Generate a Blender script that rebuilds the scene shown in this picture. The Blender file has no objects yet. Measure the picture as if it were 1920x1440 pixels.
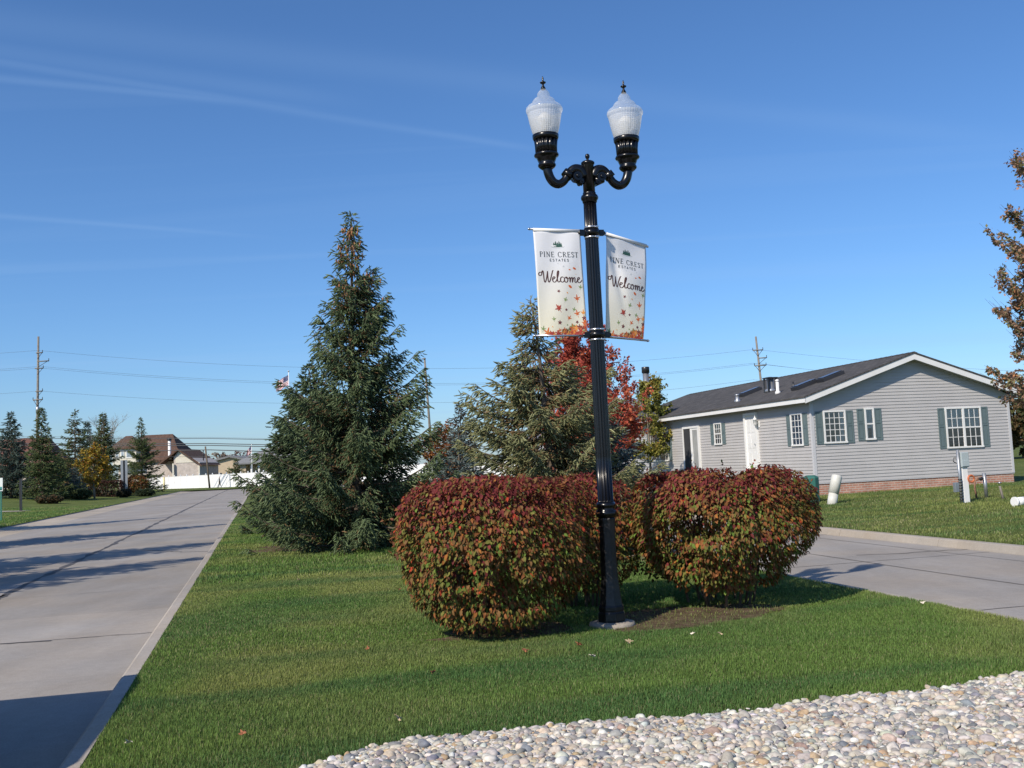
import bpy, bmesh, math, random
import numpy as np
from mathutils import Vector, Matrix, noise as mnoise
R = math.radians
S = bpy.context.scene
COL = S.collection

# ---------------------------------------------------------------- camera, sky, sun, exposure
CAM_H, CAM_F, CAM_PITCH, CAM_ROLL = 1.6, 1900.0, 0.078, 0.0463
cam_d = bpy.data.cameras.new('camera'); cam = bpy.data.objects.new('camera', cam_d); COL.objects.link(cam)
cam_d.sensor_width = 36.0; cam_d.lens = 36.0 * CAM_F / 1920.0
cam_d.clip_start = 0.05; cam_d.clip_end = 6000
cam.matrix_world = (Matrix.Translation((0, 0, CAM_H)) @ Matrix.Rotation(R(90) + CAM_PITCH, 4, 'X')
                    @ Matrix.Rotation(-CAM_ROLL, 4, 'Z'))
S.camera = cam
SUN_AZ, SUN_EL = R(38), R(40)          # the shadows run 38 degrees right of straight ahead
sun_dir = Vector((-math.sin(SUN_AZ) * math.cos(SUN_EL), -math.cos(SUN_AZ) * math.cos(SUN_EL), math.sin(SUN_EL)))
sd = bpy.data.lights.new('sun', 'SUN'); so = bpy.data.objects.new('sun', sd); COL.objects.link(so)
sd.energy = 5.0; sd.angle = R(0.5); sd.color = (1.0, 0.90, 0.76)
so.rotation_euler = (-sun_dir).to_track_quat('-Z', 'Y').to_euler(); so.location = sun_dir * 60

W = bpy.data.worlds.new('World'); S.world = W; W.use_nodes = True
nt = W.node_tree; nt.nodes.clear()
def nn(t, typ, **k):
    n = t.nodes.new(typ)
    for a, b in k.items(): setattr(n, a, b)
    return n
out = nn(nt, 'ShaderNodeOutputWorld'); bg = nn(nt, 'ShaderNodeBackground')
sky = nn(nt, 'ShaderNodeTexSky', sky_type='NISHITA', sun_disc=False, sun_elevation=SUN_EL,
         sun_rotation=math.atan2(sun_dir.x, sun_dir.y), air_density=1.0, dust_density=0.7, ozone_density=10.0, altitude=200)
bg.inputs['Strength'].default_value = 0.145
hs = nn(nt, 'ShaderNodeHueSaturation'); hs.inputs['Saturation'].default_value = 1.03
# thin high cirrus and old contrails, laid out by direction on a layer far overhead
tc = nn(nt, 'ShaderNodeTexCoord'); sep = nn(nt, 'ShaderNodeSeparateXYZ'); nt.links.new(tc.outputs['Generated'], sep.inputs[0])
def wmath(op, a, b=None, c=None):
    m = nn(nt, 'ShaderNodeMath', operation=op)
    for i, v in enumerate((a, b, c)):
        if v is None: continue
        if isinstance(v, (int, float)): m.inputs[i].default_value = v
        else: nt.links.new(v, m.inputs[i])
    return m.outputs[0]
zc = wmath('MAXIMUM', sep.outputs['Z'], 0.03)
dx = wmath('DIVIDE', sep.outputs['X'], zc); dy = wmath('DIVIDE', sep.outputs['Y'], zc)
cmb = nn(nt, 'ShaderNodeCombineXYZ'); nt.links.new(wmath('MULTIPLY', dx, 0.16), cmb.inputs[0]); nt.links.new(wmath('MULTIPLY', dy, 1.5), cmb.inputs[1])
cn = nn(nt, 'ShaderNodeTexNoise'); cn.inputs['Scale'].default_value = 0.55; cn.inputs['Detail'].default_value = 7; cn.inputs['Distortion'].default_value = 0.5
nt.links.new(cmb.outputs[0], cn.inputs['Vector'])
cr = nn(nt, 'ShaderNodeMapRange'); cr.inputs['From Min'].default_value = 0.53; cr.inputs['From Max'].default_value = 0.85
nt.links.new(cn.outputs['Fac'], cr.inputs['Value'])
cf = wmath('MULTIPLY', cr.outputs[0], 0.34)
def contrail(x0, y0, x1, y1, wd, amp, cf):
    L = math.hypot(x1-x0, y1-y0); ux, uy = (x1-x0)/L, (y1-y0)/L
    d = wmath('ADD', wmath('MULTIPLY', wmath('SUBTRACT', dx, x0), -uy), wmath('MULTIPLY', wmath('SUBTRACT', dy, y0), ux))
    a = wmath('ADD', wmath('MULTIPLY', wmath('SUBTRACT', dx, x0), ux), wmath('MULTIPLY', wmath('SUBTRACT', dy, y0), uy))
    dn = wmath('ADD', d, wmath('MULTIPLY', wmath('SUBTRACT', cn.outputs['Fac'], .5), wd*3))
    g = wmath('EXPONENT', wmath('MULTIPLY', wmath('MULTIPLY', dn, dn), -1/(wd*wd)))
    e = nn(nt, 'ShaderNodeMapRange', interpolation_type='SMOOTHSTEP'); nt.links.new(a, e.inputs['Value']); e.inputs['From Min'].default_value = L; e.inputs['From Max'].default_value = L*.45
    k = wmath('MULTIPLY', wmath('MULTIPLY', g, e.outputs[0]), wmath('MULTIPLY', cn.outputs['Fac'], amp*2))
    return wmath('MAXIMUM', cf, k)
for q in [(-1.224, 2.423, -.35, 2.80, .030, .11), (-1.9, 3.67, -.85, 4.32, .045, .11), (-.86, 2.43, -.3, 2.76, .06, .06), (-.2, 2.98, .2, 3.25, .03, .09), (.4, 2.77, 2.2, 3.56, .09, .06)]: cf = contrail(*q, cf)
mx = nn(nt, 'ShaderNodeMixRGB'); mx.inputs['Color2'].default_value = (2.6, 4.0, 6.2, 1)
nt.links.new(sky.outputs[0], hs.inputs['Color']); nt.links.new(hs.outputs[0], mx.inputs['Color1'])
nt.links.new(cf, mx.inputs['Fac']); nt.links.new(mx.outputs[0], bg.inputs['Color']); nt.links.new(bg.outputs[0], out.inputs[0])
S.view_settings.view_transform = 'Standard'; S.view_settings.look = 'None'
S.view_settings.exposure = 0.0; S.view_settings.gamma = 1.0; S.view_settings.use_curve_mapping = False
S.cycles.max_bounces = 8; S.cycles.transparent_max_bounces = 12

# ---------------------------------------------------------------- places
def ray(px, py):
    qx, qy = px - 960, 720 - py
    c, s = math.cos(CAM_ROLL), math.sin(CAM_ROLL)
    x, y = qx * c + qy * s, -qx * s + qy * c
    cp, sp = math.cos(CAM_PITCH), math.sin(CAM_PITCH)
    return Vector((x, CAM_F * cp - y * sp, CAM_F * sp + y * cp))
O = Vector((0, 0, CAM_H))
def at(px, py, Y): r = ray(px, py); return O + r * (Y / r.y)
def gpt(px, py, z=0.0): r = ray(px, py); return O + r * ((z - CAM_H) / r.z)
def hit(px, py, P, N): r = ray(px, py); return O + r * ((P - O).dot(N) / r.dot(N))
YAW = 0.2454
DN = Vector((-math.sin(YAW), math.cos(YAW), 0)); NN = Vector((math.cos(YAW), math.sin(YAW), 0))
def BL(s, t, z=0.0): return DN * s + NN * t + Vector((0, 0, z))     # boulevard coordinates: along, across
def st(p): p = Vector((p[0], p[1], 0)); return p.dot(DN), p.dot(NN)
def sstep(x): x = min(1, max(0, x)); return x * x * (3 - 2 * x)
def gz(p):
    s, t = st(p)
    if t < -10: return 1.35 * sstep((-t - 11) / 22) * sstep((s - 38) / 60) * (1 - sstep((s - 140) / 30))
    if t > 11.1: return 0.13 * sstep((t - 12) / 7) + 0.012 * max(0, min(t, 60) - 19)
    return 0.0

# ---------------------------------------------------------------- object helpers
def tag(o, label=None, cat=None, group=None, kind=None):
    if label: o['label'] = label
    if cat: o['category'] = cat
    if group: o['group'] = group
    if kind: o['kind'] = kind
    return o
def empty(name, loc, rz=0.0, label=None, cat=None, group=None):
    o = bpy.data.objects.new(name, None); COL.objects.link(o); o.empty_display_size = 0.3
    o.location = loc; o.rotation_euler = (0, 0, rz)
    return tag(o, label, cat, group)
def copy_tree(o, parent=None):
    c = o.copy(); COL.objects.link(c)
    if parent is not None: c.parent = parent
    for ch in [x for x in COL.objects if x.parent == o]: copy_tree(ch, c)
    return c
class MB:
    def __init__(s): s.v = []; s.f = []; s.m = []; s.n = 0; s.mi = 0
    def add(s, vs, fs, smooth=False):
        b = s.n; s.v.extend([tuple(v) for v in vs]); s.n += len(vs)
        for f in fs: s.f.append(tuple(i + b for i in f)); s.m.append((s.mi, smooth))
        return s
    def box(s, x0, x1, y0, y1, z0, z1):
        return s.add([(x0,y0,z0),(x1,y0,z0),(x1,y1,z0),(x0,y1,z0),(x0,y0,z1),(x1,y0,z1),(x1,y1,z1),(x0,y1,z1)],
                     [(0,3,2,1),(4,5,6,7),(0,1,5,4),(1,2,6,5),(2,3,7,6),(3,0,4,7)])
    def obox(s, c, ax, ay, az, hx, hy, hz):
        c = Vector(c); P = [c + ax*(i*hx) + ay*(j*hy) + az*(k*hz) for k in (-1,1) for j in (-1,1) for i in (-1,1)]
        return s.add(P, [(0,2,3,1),(4,5,7,6),(0,1,5,4),(1,3,7,5),(3,2,6,7),(2,0,4,6)])
    def tube(s, pts, rad, n=8, cap=True, smooth=True):
        pts = [Vector(p) for p in pts]; k = len(pts)
        if not hasattr(rad, '__len__'): rad = [rad] * k
        vs = []; up = Vector((0.123, 0.31, 0.94))
        for i, p in enumerate(pts):
            d = (pts[min(i+1, k-1)] - pts[max(i-1, 0)]).normalized()
            u = d.cross(up)
            if u.length < 0.05: u = d.cross(Vector((1, 0.2, 0)))
            u.normalize(); w = u.cross(d); up = w.cross(d) * 0 + up
            for j in range(n):
                a = 2*math.pi*j/n; vs.append(p + (u*math.cos(a) + w*math.sin(a))*rad[i])
        fs = [(i*n+j, i*n+(j+1)%n, (i+1)*n+(j+1)%n, (i+1)*n+j) for i in range(k-1) for j in range(n)]
        s.add(vs, fs, smooth)
        if cap: 
            b = s.n - len(vs); s.f.append(tuple(b+j for j in reversed(range(n)))); s.m.append((s.mi, False))
            s.f.append(tuple(b+(k-1)*n+j for j in range(n))); s.m.append((s.mi, False))
        return s
    def lathe(s, prof, n=32, c=(0,0,0), flute=0, depth=0.0, smooth=True, cap=True):
        """prof: (r, z) pairs; flute = number of grooves cut 'depth' into the radius"""
        vs = []
        for r, z in prof:
            for j in range(n):
                a = 2*math.pi*j/n; rr = r
                if flute: rr = r - depth*(max(0, math.cos(a*flute))**0.6)
                vs.append((c[0]+rr*math.cos(a), c[1]+rr*math.sin(a), c[2]+z))
        k = len(prof)
        fs = [(i*n+j, i*n+(j+1)%n, (i+1)*n+(j+1)%n, (i+1)*n+j) for i in range(k-1) for j in range(n)]
        s.add(vs, fs, smooth)
        if cap:
            b = s.n - len(vs); s.f.append(tuple(b+j for j in reversed(range(n)))); s.m.append((s.mi, False))
            s.f.append(tuple(b+(k-1)*n+j for j in range(n))); s.m.append((s.mi, False))
        return s
    def prism(s, poly, f0, f1):
        """poly: list of 2-D points; f0/f1 map them to the two end caps"""
        n = len(poly); vs = [f0(*p) for p in poly] + [f1(*p) for p in poly]
        return s.add(vs, [tuple(range(n)), tuple(reversed(range(n, 2*n)))] + [((i+1)%n, i, n+i, n+(i+1)%n) for i in range(n)])
    def build(s, name, mats, parent=None, recalc=True, bevel=0):
        me = bpy.data.meshes.new(name); me.from_pydata(s.v, [], s.f)
        for m in (mats if isinstance(mats, (list, tuple)) else [mats]): me.materials.append(m)
        me.polygons.foreach_set('material_index', [a for a, b in s.m]); me.polygons.foreach_set('use_smooth', [b for a, b in s.m])
        if recalc:
            bm = bmesh.new(); bm.from_mesh(me); bmesh.ops.recalc_face_normals(bm, faces=bm.faces)
            bm.to_mesh(me); bm.free()
        me.update()
        o = bpy.data.objects.new(name, me); COL.objects.link(o)
        if parent is not None: o.parent = parent
        if bevel:
            b = o.modifiers.new('bevel', 'BEVEL'); b.width = bevel; b.segments = 2; b.limit_method = 'ANGLE'; b.angle_limit = R(40)
        return o
def npmesh(name, V, F, mat, col=None, parent=None, smooth=False):
    """V (n,3), F (m,3 or 4), col (n,3) per-vertex colour"""
    V = np.asarray(V, np.float32); F = np.asarray(F, np.int32); k = F.shape[1]
    me = bpy.data.meshes.new(name)
    me.vertices.add(len(V)); me.vertices.foreach_set('co', V.ravel())
    me.loops.add(F.size); me.loops.foreach_set('vertex_index', F.ravel())
    me.polygons.add(len(F)); me.polygons.foreach_set('loop_start', np.arange(0, F.size, k, dtype=np.int32))
    me.polygons.foreach_set('loop_total', np.full(len(F), k, np.int32))
    if smooth: me.polygons.foreach_set('use_smooth', np.ones(len(F), bool))
    me.update(calc_edges=True)
    if col is not None:
        a = me.color_attributes.new('Col', 'FLOAT_COLOR', 'POINT')
        c = np.ones((len(V), 4), np.float32); c[:, :3] = col; a.data.foreach_set('color', c.ravel())
    me.materials.append(mat)
    o = bpy.data.objects.new(name, me); COL.objects.link(o)
    if parent is not None: o.parent = parent
    return o
def norm(a): return a / np.maximum(1e-9, np.linalg.norm(a, axis=-1, keepdims=True))
def expand(TV, TF, pos, ax, up, sc, col):
    """copies template TV/TF at pos; template x along ax, z roughly along up; one colour each"""
    ax = norm(ax); ay = norm(np.cross(up, ax)); az = np.cross(ax, ay)
    if sc.ndim == 1: sc = np.stack([sc, sc, sc], 1)
    V = pos[:, None, :] + (TV[None, :, 0, None]*sc[:, None, 0:1])*ax[:, None, :] + (TV[None, :, 1, None]*sc[:, None, 1:2])*ay[:, None, :] \
        + (TV[None, :, 2, None]*sc[:, None, 2:3])*az[:, None, :]
    M, N = len(pos), len(TV)
    F = TF[None] + (np.arange(M)*N)[:, None, None]
    return V.reshape(-1, 3), F.reshape(-1, TF.shape[1]), np.repeat(col, N, 0)
def vnoise(P, sc, seed=0):
    """smooth value noise in [0,1] on 2-D or 3-D points"""
    P = np.asarray(P, float)*sc + seed*17.31; I = np.floor(P).astype(np.int64); f = P - I; f = f*f*(3-2*f)
    d = P.shape[1]; out = 0
    for c in range(2**d):
        w = 1; h = np.zeros(len(P), np.int64) + seed*7919
        for k in range(d):
            b = (c >> k) & 1; w = w*(f[:, k] if b else 1-f[:, k]); h = h*1664525 + (I[:, k]+b)*(374761393, 668265263, 2147483647)[k] + 1013904223
        h = (h ^ (h >> 13))*1274126177; h = (h ^ (h >> 16)) & 0xffff
        out = out + w*h/65535.0
    return out

# ---------------------------------------------------------------- materials
MATS = {}
def pbr(name, base, rough=0.6, var=0.12, scale=4.0, bump=0.0, bscale=60.0, metal=0.0, spec=0.5, coord='Object', two=None, detail=5):
    if name in MATS: return MATS[name]
    m = bpy.data.materials.new(name); m.use_nodes = True; t = m.node_tree; b = t.nodes['Principled BSDF']; MATS[name] = m
    b.inputs['Roughness'].default_value = rough; b.inputs['Metallic'].default_value = metal; b.inputs['Specular IOR Level'].default_value = spec
    tc = nn(t, 'ShaderNodeTexCoord'); ns = nn(t, 'ShaderNodeTexNoise'); ns.inputs['Scale'].default_value = scale; ns.inputs['Detail'].default_value = detail
    t.links.new(tc.outputs[coord], ns.inputs['Vector'])
    cr = nn(t, 'ShaderNodeValToRGB'); a = two or [x*(1-var) for x in base]
    cr.color_ramp.elements[0].position = 0.3; cr.color_ramp.elements[1].position = 0.7
    cr.color_ramp.elements[0].color = (*a, 1); cr.color_ramp.elements[1].color = (*[min(1, x*(1+var)) for x in base], 1)
    t.links.new(ns.outputs['Fac'], cr.inputs[0]); t.links.new(cr.outputs[0], b.inputs['Base Color'])
    if bump:
        n2 = nn(t, 'ShaderNodeTexNoise'); n2.inputs['Scale'].default_value = bscale; n2.inputs['Detail'].default_value = 4
        t.links.new(tc.outputs[coord], n2.inputs['Vector'])
        bp = nn(t, 'ShaderNodeBump'); bp.inputs['Strength'].default_value = bump; bp.inputs['Distance'].default_value = 0.01
        t.links.new(n2.outputs['Fac'], bp.inputs['Height']); t.links.new(bp.outputs[0], b.inputs['Normal'])
    return m
def leafmat(name, trans=0.3, rough=0.55, spec=0.35, speck=None):
    m = bpy.data.materials.new(name); m.use_nodes = True; t = m.node_tree; b = t.nodes['Principled BSDF']
    b.inputs['Roughness'].default_value = rough; b.inputs['Specular IOR Level'].default_value = spec
    a = nn(t, 'ShaderNodeAttribute', attribute_name='Col'); src = a.outputs['Color']
    if speck:
        tc = nn(t, 'ShaderNodeTexCoord'); ns = nn(t, 'ShaderNodeTexNoise'); ns.inputs['Scale'].default_value = speck; ns.inputs['Detail'].default_value = 5
        t.links.new(tc.outputs['Object'], ns.inputs['Vector'])
        mr = nn(t, 'ShaderNodeMapRange'); mr.inputs['From Min'].default_value = .3; mr.inputs['From Max'].default_value = .7
        mr.inputs['To Min'].default_value = .72; mr.inputs['To Max'].default_value = 1.2; t.links.new(ns.outputs['Fac'], mr.inputs['Value'])
        vm = nn(t, 'ShaderNodeVectorMath', operation='SCALE'); t.links.new(src, vm.inputs[0]); t.links.new(mr.outputs[0], vm.inputs['Scale']); src = vm.outputs[0]
    t.links.new(src, b.inputs['Base Color'])
    if trans:
        tr = nn(t, 'ShaderNodeBsdfTranslucent'); t.links.new(src, tr.inputs['Color'])
        mx = nn(t, 'ShaderNodeMixShader'); mx.inputs[0].default_value = trans
        t.links.new(b.outputs[0], mx.inputs[1]); t.links.new(tr.outputs[0], mx.inputs[2])
        t.links.new(mx.outputs[0], t.nodes['Material Output'].inputs['Surface'])
    return m
M_leaf = leafmat('leaf_pigment', 0.28, 0.7, 0.2); M_needle = leafmat('needle_pigment', 0.12, 0.65, 0.22); M_blade = leafmat('grass_blade', 0.35, 0.7, 0.15)
M_stone = leafmat('river_stone', 0, 0.75, 0.3, speck=38)
def glass(name, tint=(0.9, 0.95, 1.0), clear=0.72, rough=0.03):
    m = bpy.data.materials.new(name); m.use_nodes = True; t = m.node_tree; t.nodes.remove(t.nodes['Principled BSDF'])
    tr = nn(t, 'ShaderNodeBsdfTransparent'); tr.inputs[0].default_value = (*tint, 1)
    gl = nn(t, 'ShaderNodeBsdfGlossy'); gl.inputs['Roughness'].default_value = rough; gl.inputs['Color'].default_value = (1, 1, 1, 1)
    fr = nn(t, 'ShaderNodeFresnel'); fr.inputs[0].default_value = 1.5
    ad = nn(t, 'ShaderNodeMath', operation='ADD'); ad.inputs[1].default_value = 1-clear; t.links.new(fr.outputs[0], ad.inputs[0])
    mx = nn(t, 'ShaderNodeMixShader'); t.links.new(ad.outputs[0], mx.inputs[0]); t.links.new(tr.outputs[0], mx.inputs[1]); t.links.new(gl.outputs[0], mx.inputs[2])
    t.links.new(mx.outputs[0], t.nodes['Material Output'].inputs['Surface']); return m
def concrete(name, base, stain=0.6):
    m = bpy.data.materials.new(name); m.use_nodes = True; t = m.node_tree; b = t.nodes['Principled BSDF']
    b.inputs['Roughness'].default_value = 0.9; b.inputs['Specular IOR Level'].default_value = 0.2
    tc = nn(t, 'ShaderNodeTexCoord'); src = None
    def lay(scale, lo, hi, det, stretch=(1, 1, 1), prev=None):
        mp = nn(t, 'ShaderNodeMapping'); mp.inputs['Scale'].default_value = stretch; t.links.new(tc.outputs['Object'], mp.inputs['Vector'])
        ns = nn(t, 'ShaderNodeTexNoise'); ns.inputs['Scale'].default_value = scale; ns.inputs['Detail'].default_value = det; ns.inputs['Roughness'].default_value = 0.6
        t.links.new(mp.outputs[0], ns.inputs['Vector'])
        mr = nn(t, 'ShaderNodeMapRange'); mr.inputs['From Min'].default_value = .3; mr.inputs['From Max'].default_value = .7
        mr.inputs['To Min'].default_value = lo; mr.inputs['To Max'].default_value = hi; t.links.new(ns.outputs['Fac'], mr.inputs['Value'])
        if prev is None: return mr.outputs[0]
        mm = nn(t, 'ShaderNodeMath', operation='MULTIPLY'); t.links.new(prev, mm.inputs[0]); t.links.new(mr.outputs[0], mm.inputs[1]); return mm.outputs[0]
    f = lay(0.30, 0.84, 1.12, 7); f = lay(1.5, 0.90, 1.08, 7, (1, 0.25, 1), f); f = lay(90, 0.86, 1.12, 3, (1, 1, 1), f); f = lay(9, 0.94, 1.05, 6, (1, 1, 1), f)
    # each cast slab has its own tone; tan dust in patches
    mp = nn(t, 'ShaderNodeMapping'); mp.inputs['Rotation'].default_value = (0, 0, -0.2454); mp.inputs['Location'].default_value = (.06, -.72, 0); t.links.new(tc.outputs['Object'], mp.inputs['Vector'])
    m2 = nn(t, 'ShaderNodeVectorMath', operation='MULTIPLY'); m2.inputs[1].default_value = (1/3.95, 1/4.6, 0); t.links.new(mp.outputs[0], m2.inputs[0])
    fl = nn(t, 'ShaderNodeVectorMath', operation='FLOOR'); t.links.new(m2.outputs[0], fl.inputs[0]); wn = nn(t, 'ShaderNodeTexWhiteNoise'); t.links.new(fl.outputs[0], wn.inputs['Vector'])
    mr = nn(t, 'ShaderNodeMapRange'); mr.inputs['To Min'].default_value = .93; mr.inputs['To Max'].default_value = 1.06; t.links.new(wn.outputs['Value'], mr.inputs['Value'])
    mm = nn(t, 'ShaderNodeMath', operation='MULTIPLY'); t.links.new(f, mm.inputs[0]); t.links.new(mr.outputs[0], mm.inputs[1]); f = mm.outputs[0]
    n3 = nn(t, 'ShaderNodeTexNoise'); n3.inputs['Scale'].default_value = .55; n3.inputs['Detail'].default_value = 6; t.links.new(tc.outputs['Object'], n3.inputs['Vector'])
    r3 = nn(t, 'ShaderNodeMapRange'); r3.inputs['From Min'].default_value = .42; r3.inputs['From Max'].default_value = .7; t.links.new(n3.outputs['Fac'], r3.inputs['Value'])
    tm = nn(t, 'ShaderNodeMixRGB'); tm.inputs['Color1'].default_value = (*base, 1); tm.inputs['Color2'].default_value = (base[0]*1.06, base[1]*1.0, base[2]*.92, 1); t.links.new(r3.outputs[0], tm.inputs['Fac'])
    vm = nn(t, 'ShaderNodeVectorMath', operation='SCALE'); t.links.new(tm.outputs[0], vm.inputs[0]); t.links.new(f, vm.inputs['Scale'])
    t.links.new(vm.outputs[0], b.inputs['Base Color'])
    n2 = nn(t, 'ShaderNodeTexNoise'); n2.inputs['Scale'].default_value = 120; t.links.new(tc.outputs['Object'], n2.inputs['Vector'])
    bp = nn(t, 'ShaderNodeBump'); bp.inputs['Strength'].default_value = .35; bp.inputs['Distance'].default_value = 0.006
    t.links.new(n2.outputs['Fac'], bp.inputs['Height']); t.links.new(bp.outputs[0], b.inputs['Normal']); return m
def brickmat(name, c1, c2, mortar, w, h, msize, along='xy', rough=0.85, bump=0.5):
    m = bpy.data.materials.new(name); m.use_nodes = True; t = m.node_tree; b = t.nodes['Principled BSDF']; b.inputs['Roughness'].default_value = rough
    b.inputs['Specular IOR Level'].default_value = 0.25
    tc = nn(t, 'ShaderNodeTexCoord'); sp = nn(t, 'ShaderNodeSeparateXYZ'); t.links.new(tc.outputs['Object'], sp.inputs[0])
    cb = nn(t, 'ShaderNodeCombineXYZ')
    if along == 'xy':
        a = nn(t, 'ShaderNodeMath', operation='ADD'); t.links.new(sp.outputs[0], a.inputs[0]); t.links.new(sp.outputs[1], a.inputs[1]); t.links.new(a.outputs[0], cb.inputs[0])
        t.links.new(sp.outputs[2], cb.inputs[1])
    else:
        t.links.new(sp.outputs[1], cb.inputs[0]); t.links.new(sp.outputs[0], cb.inputs[1])
    bt = nn(t, 'ShaderNodeTexBrick'); t.links.new(cb.outputs[0], bt.inputs['Vector']); bt.inputs['Scale'].default_value = 1
    bt.inputs['Brick Width'].default_value = w; bt.inputs['Row Height'].default_value = h; bt.inputs['Mortar Size'].default_value = msize
    bt.inputs['Color1'].default_value = (*c1, 1); bt.inputs['Color2'].default_value = (*c2, 1); bt.inputs['Mortar'].default_value = (*mortar, 1)
    ns = nn(t, 'ShaderNodeTexNoise'); ns.inputs['Scale'].default_value = 3; ns.inputs['Detail'].default_value = 8; t.links.new(tc.outputs['Object'], ns.inputs['Vector'])
    mr = nn(t, 'ShaderNodeMapRange'); mr.inputs['From Min'].default_value = .3; mr.inputs['From Max'].default_value = .7; mr.inputs['To Min'].default_value = .8; mr.inputs['To Max'].default_value = 1.15
    t.links.new(ns.outputs['Fac'], mr.inputs['Value'])
    vm = nn(t, 'ShaderNodeVectorMath', operation='SCALE'); t.links.new(bt.outputs['Color'], vm.inputs[0]); t.links.new(mr.outputs[0], vm.inputs['Scale'])
    t.links.new(vm.outputs[0], b.inputs['Base Color'])
    bp = nn(t, 'ShaderNodeBump'); bp.inputs['Strength'].default_value = bump; bp.inputs['Distance'].default_value = 0.008; bp.invert = True
    t.links.new(bt.outputs['Fac'], bp.inputs['Height']); t.links.new(bp.outputs[0], b.inputs['Normal']); return m
def groundmat(name, cols, sc=0.5, straw=None):
    """layered soil/turf colour"""
    m = bpy.data.materials.new(name); m.use_nodes = True; t = m.node_tree; b = t.nodes['Principled BSDF']; b.inputs['Roughness'].default_value = 0.95
    b.inputs['Specular IOR Level'].default_value = 0.1
    tc = nn(t, 'ShaderNodeTexCoord'); ns = nn(t, 'ShaderNodeTexNoise'); ns.inputs['Scale'].default_value = sc; ns.inputs['Detail'].default_value = 9; ns.inputs['Roughness'].default_value = 0.68
    t.links.new(tc.outputs['Object'], ns.inputs['Vector']); cr = nn(t, 'ShaderNodeValToRGB'); e = cr.color_ramp.elements
    e[0].position = .32; e[0].color = (*cols[0], 1); e[1].position = .68; e[1].color = (*cols[-1], 1)
    if len(cols) > 2: x = e.new(.5); x.color = (*cols[1], 1)
    t.links.new(ns.outputs['Fac'], cr.inputs[0])
    n2 = nn(t, 'ShaderNodeTexNoise'); n2.inputs['Scale'].default_value = 14; n2.inputs['Detail'].default_value = 8; n2.inputs['Roughness'].default_value = .8; t.links.new(tc.outputs['Object'], n2.inputs['Vector'])
    mr = nn(t, 'ShaderNodeMapRange'); mr.inputs['From Min'].default_value = .3; mr.inputs['From Max'].default_value = .7; mr.inputs['To Min'].default_value = .6; mr.inputs['To Max'].default_value = 1.35
    t.links.new(n2.outputs['Fac'], mr.inputs['Value'])
    vm = nn(t, 'ShaderNodeVectorMath', operation='SCALE'); t.links.new(cr.outputs[0], vm.inputs[0]); t.links.new(mr.outputs[0], vm.inputs['Scale'])
    t.links.new(vm.outputs[0], b.inputs['Base Color'])
    bp = nn(t, 'ShaderNodeBump'); bp.inputs['Strength'].default_value = .8; bp.inputs['Distance'].default_value = 0.05
    t.links.new(n2.outputs['Fac'], bp.inputs['Height']); t.links.new(bp.outputs[0], b.inputs['Normal']); return m
M_road = concrete('road_concrete', (0.298, 0.280, 0.260)); M_curb = concrete('curb_concrete', (0.355, 0.325, 0.29)); M_gut = concrete('gutter_concrete', (0.40, 0.355, 0.295))
M_gut2 = concrete('low_kerb_concrete', (0.33, 0.30, 0.262))
M_turf = groundmat('turf', [(0.070, 0.095, 0.024), (0.105, 0.135, 0.036), (0.160, 0.175, 0.058)])
M_soil = groundmat('mulch', [(0.07, 0.05, 0.03), (0.13, 0.095, 0.06), (0.2, 0.15, 0.095)], 6)
M_seal = pbr('crack_seal', (0.075, 0.07, 0.07), 0.8, 0.3, 3)
M_joint = pbr('joint', (0.15, 0.135, 0.125), 0.9, 0.3, 2)
M_white = pbr('white_vinyl', (0.80, 0.80, 0.79), 0.45, 0.03, 2)
M_bark = pbr('bark', (0.12, 0.095, 0.07), 0.9, 0.35, 12, 0.8, 40)
M_barkg = pbr('grey_bark', (0.22, 0.19, 0.15), 0.9, 0.3, 12, 0.8, 40)
M_pole = pbr('weathered_wood', (0.20, 0.18, 0.155), 0.9, 0.25, 3, 0.3, 30)
M_wire = pbr('wire', (0.06, 0.065, 0.07), 0.5, 0.1)
M_metal = pbr('galvanised_metal', (0.42, 0.44, 0.46), 0.4, 0.12, 6, metal=0.7)
M_dark = pbr('dark_metal', (0.02, 0.02, 0.022), 0.35, 0.2, 6)
# ---------------------------------------------------------------- the ground, roads, kerbs
def sheet(name, s0, s1, t0, t1, z, mat, ds=None, dt=None, zf=None, parent=None, kind='structure'):
    ns = max(1, int((s1-s0)/(ds or 1e9))); nt_ = max(1, int((t1-t0)/(dt or 1e9)))
    sv = np.linspace(s0, s1, ns+1); tv = np.linspace(t0, t1, nt_+1); vs = []
    for s in sv:
        for t in tv:
            p = BL(s, t); vs.append((p.x, p.y, z + (zf(p) if zf else 0)))
    F = [(i*(nt_+1)+j, i*(nt_+1)+j+1, (i+1)*(nt_+1)+j+1, (i+1)*(nt_+1)+j) for i in range(ns) for j in range(nt_)]
    o = npmesh(name, np.array(vs), np.array(F), mat, smooth=bool(zf))
    o['kind'] = kind; return o
g = MB(); g.add([(-2500, -400, -.25), (2500, -400, -.25), (2500, 4000, -.25), (-2500, 4000, -.25)], [(0, 1, 2, 3)]); tag(g.build('ground', M_turf), kind='structure')
sheet('median_lawn', -6, 127, -1.04, 6.5, 0.0, M_turf)
sheet('left_lawn', 2, 190, -120, -10.05, 0.0, M_turf, 4, 4, gz)
sheet('right_lawn', -6, 127, 11.16, 160, 0.0, M_turf, 4, 4, gz)
sheet('far_lawn', 137, 900, -10.05, 500, 0.0, M_turf)
sheet('far_left_lawn', 190, 900, -500, -10.05, 0.0, M_turf)
sheet('left_road', -12, 137, -8.75, -1.2, -.12, M_road)
sheet('right_road', -12, 137, 6.65, 11.0, -.12, M_road)
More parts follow.
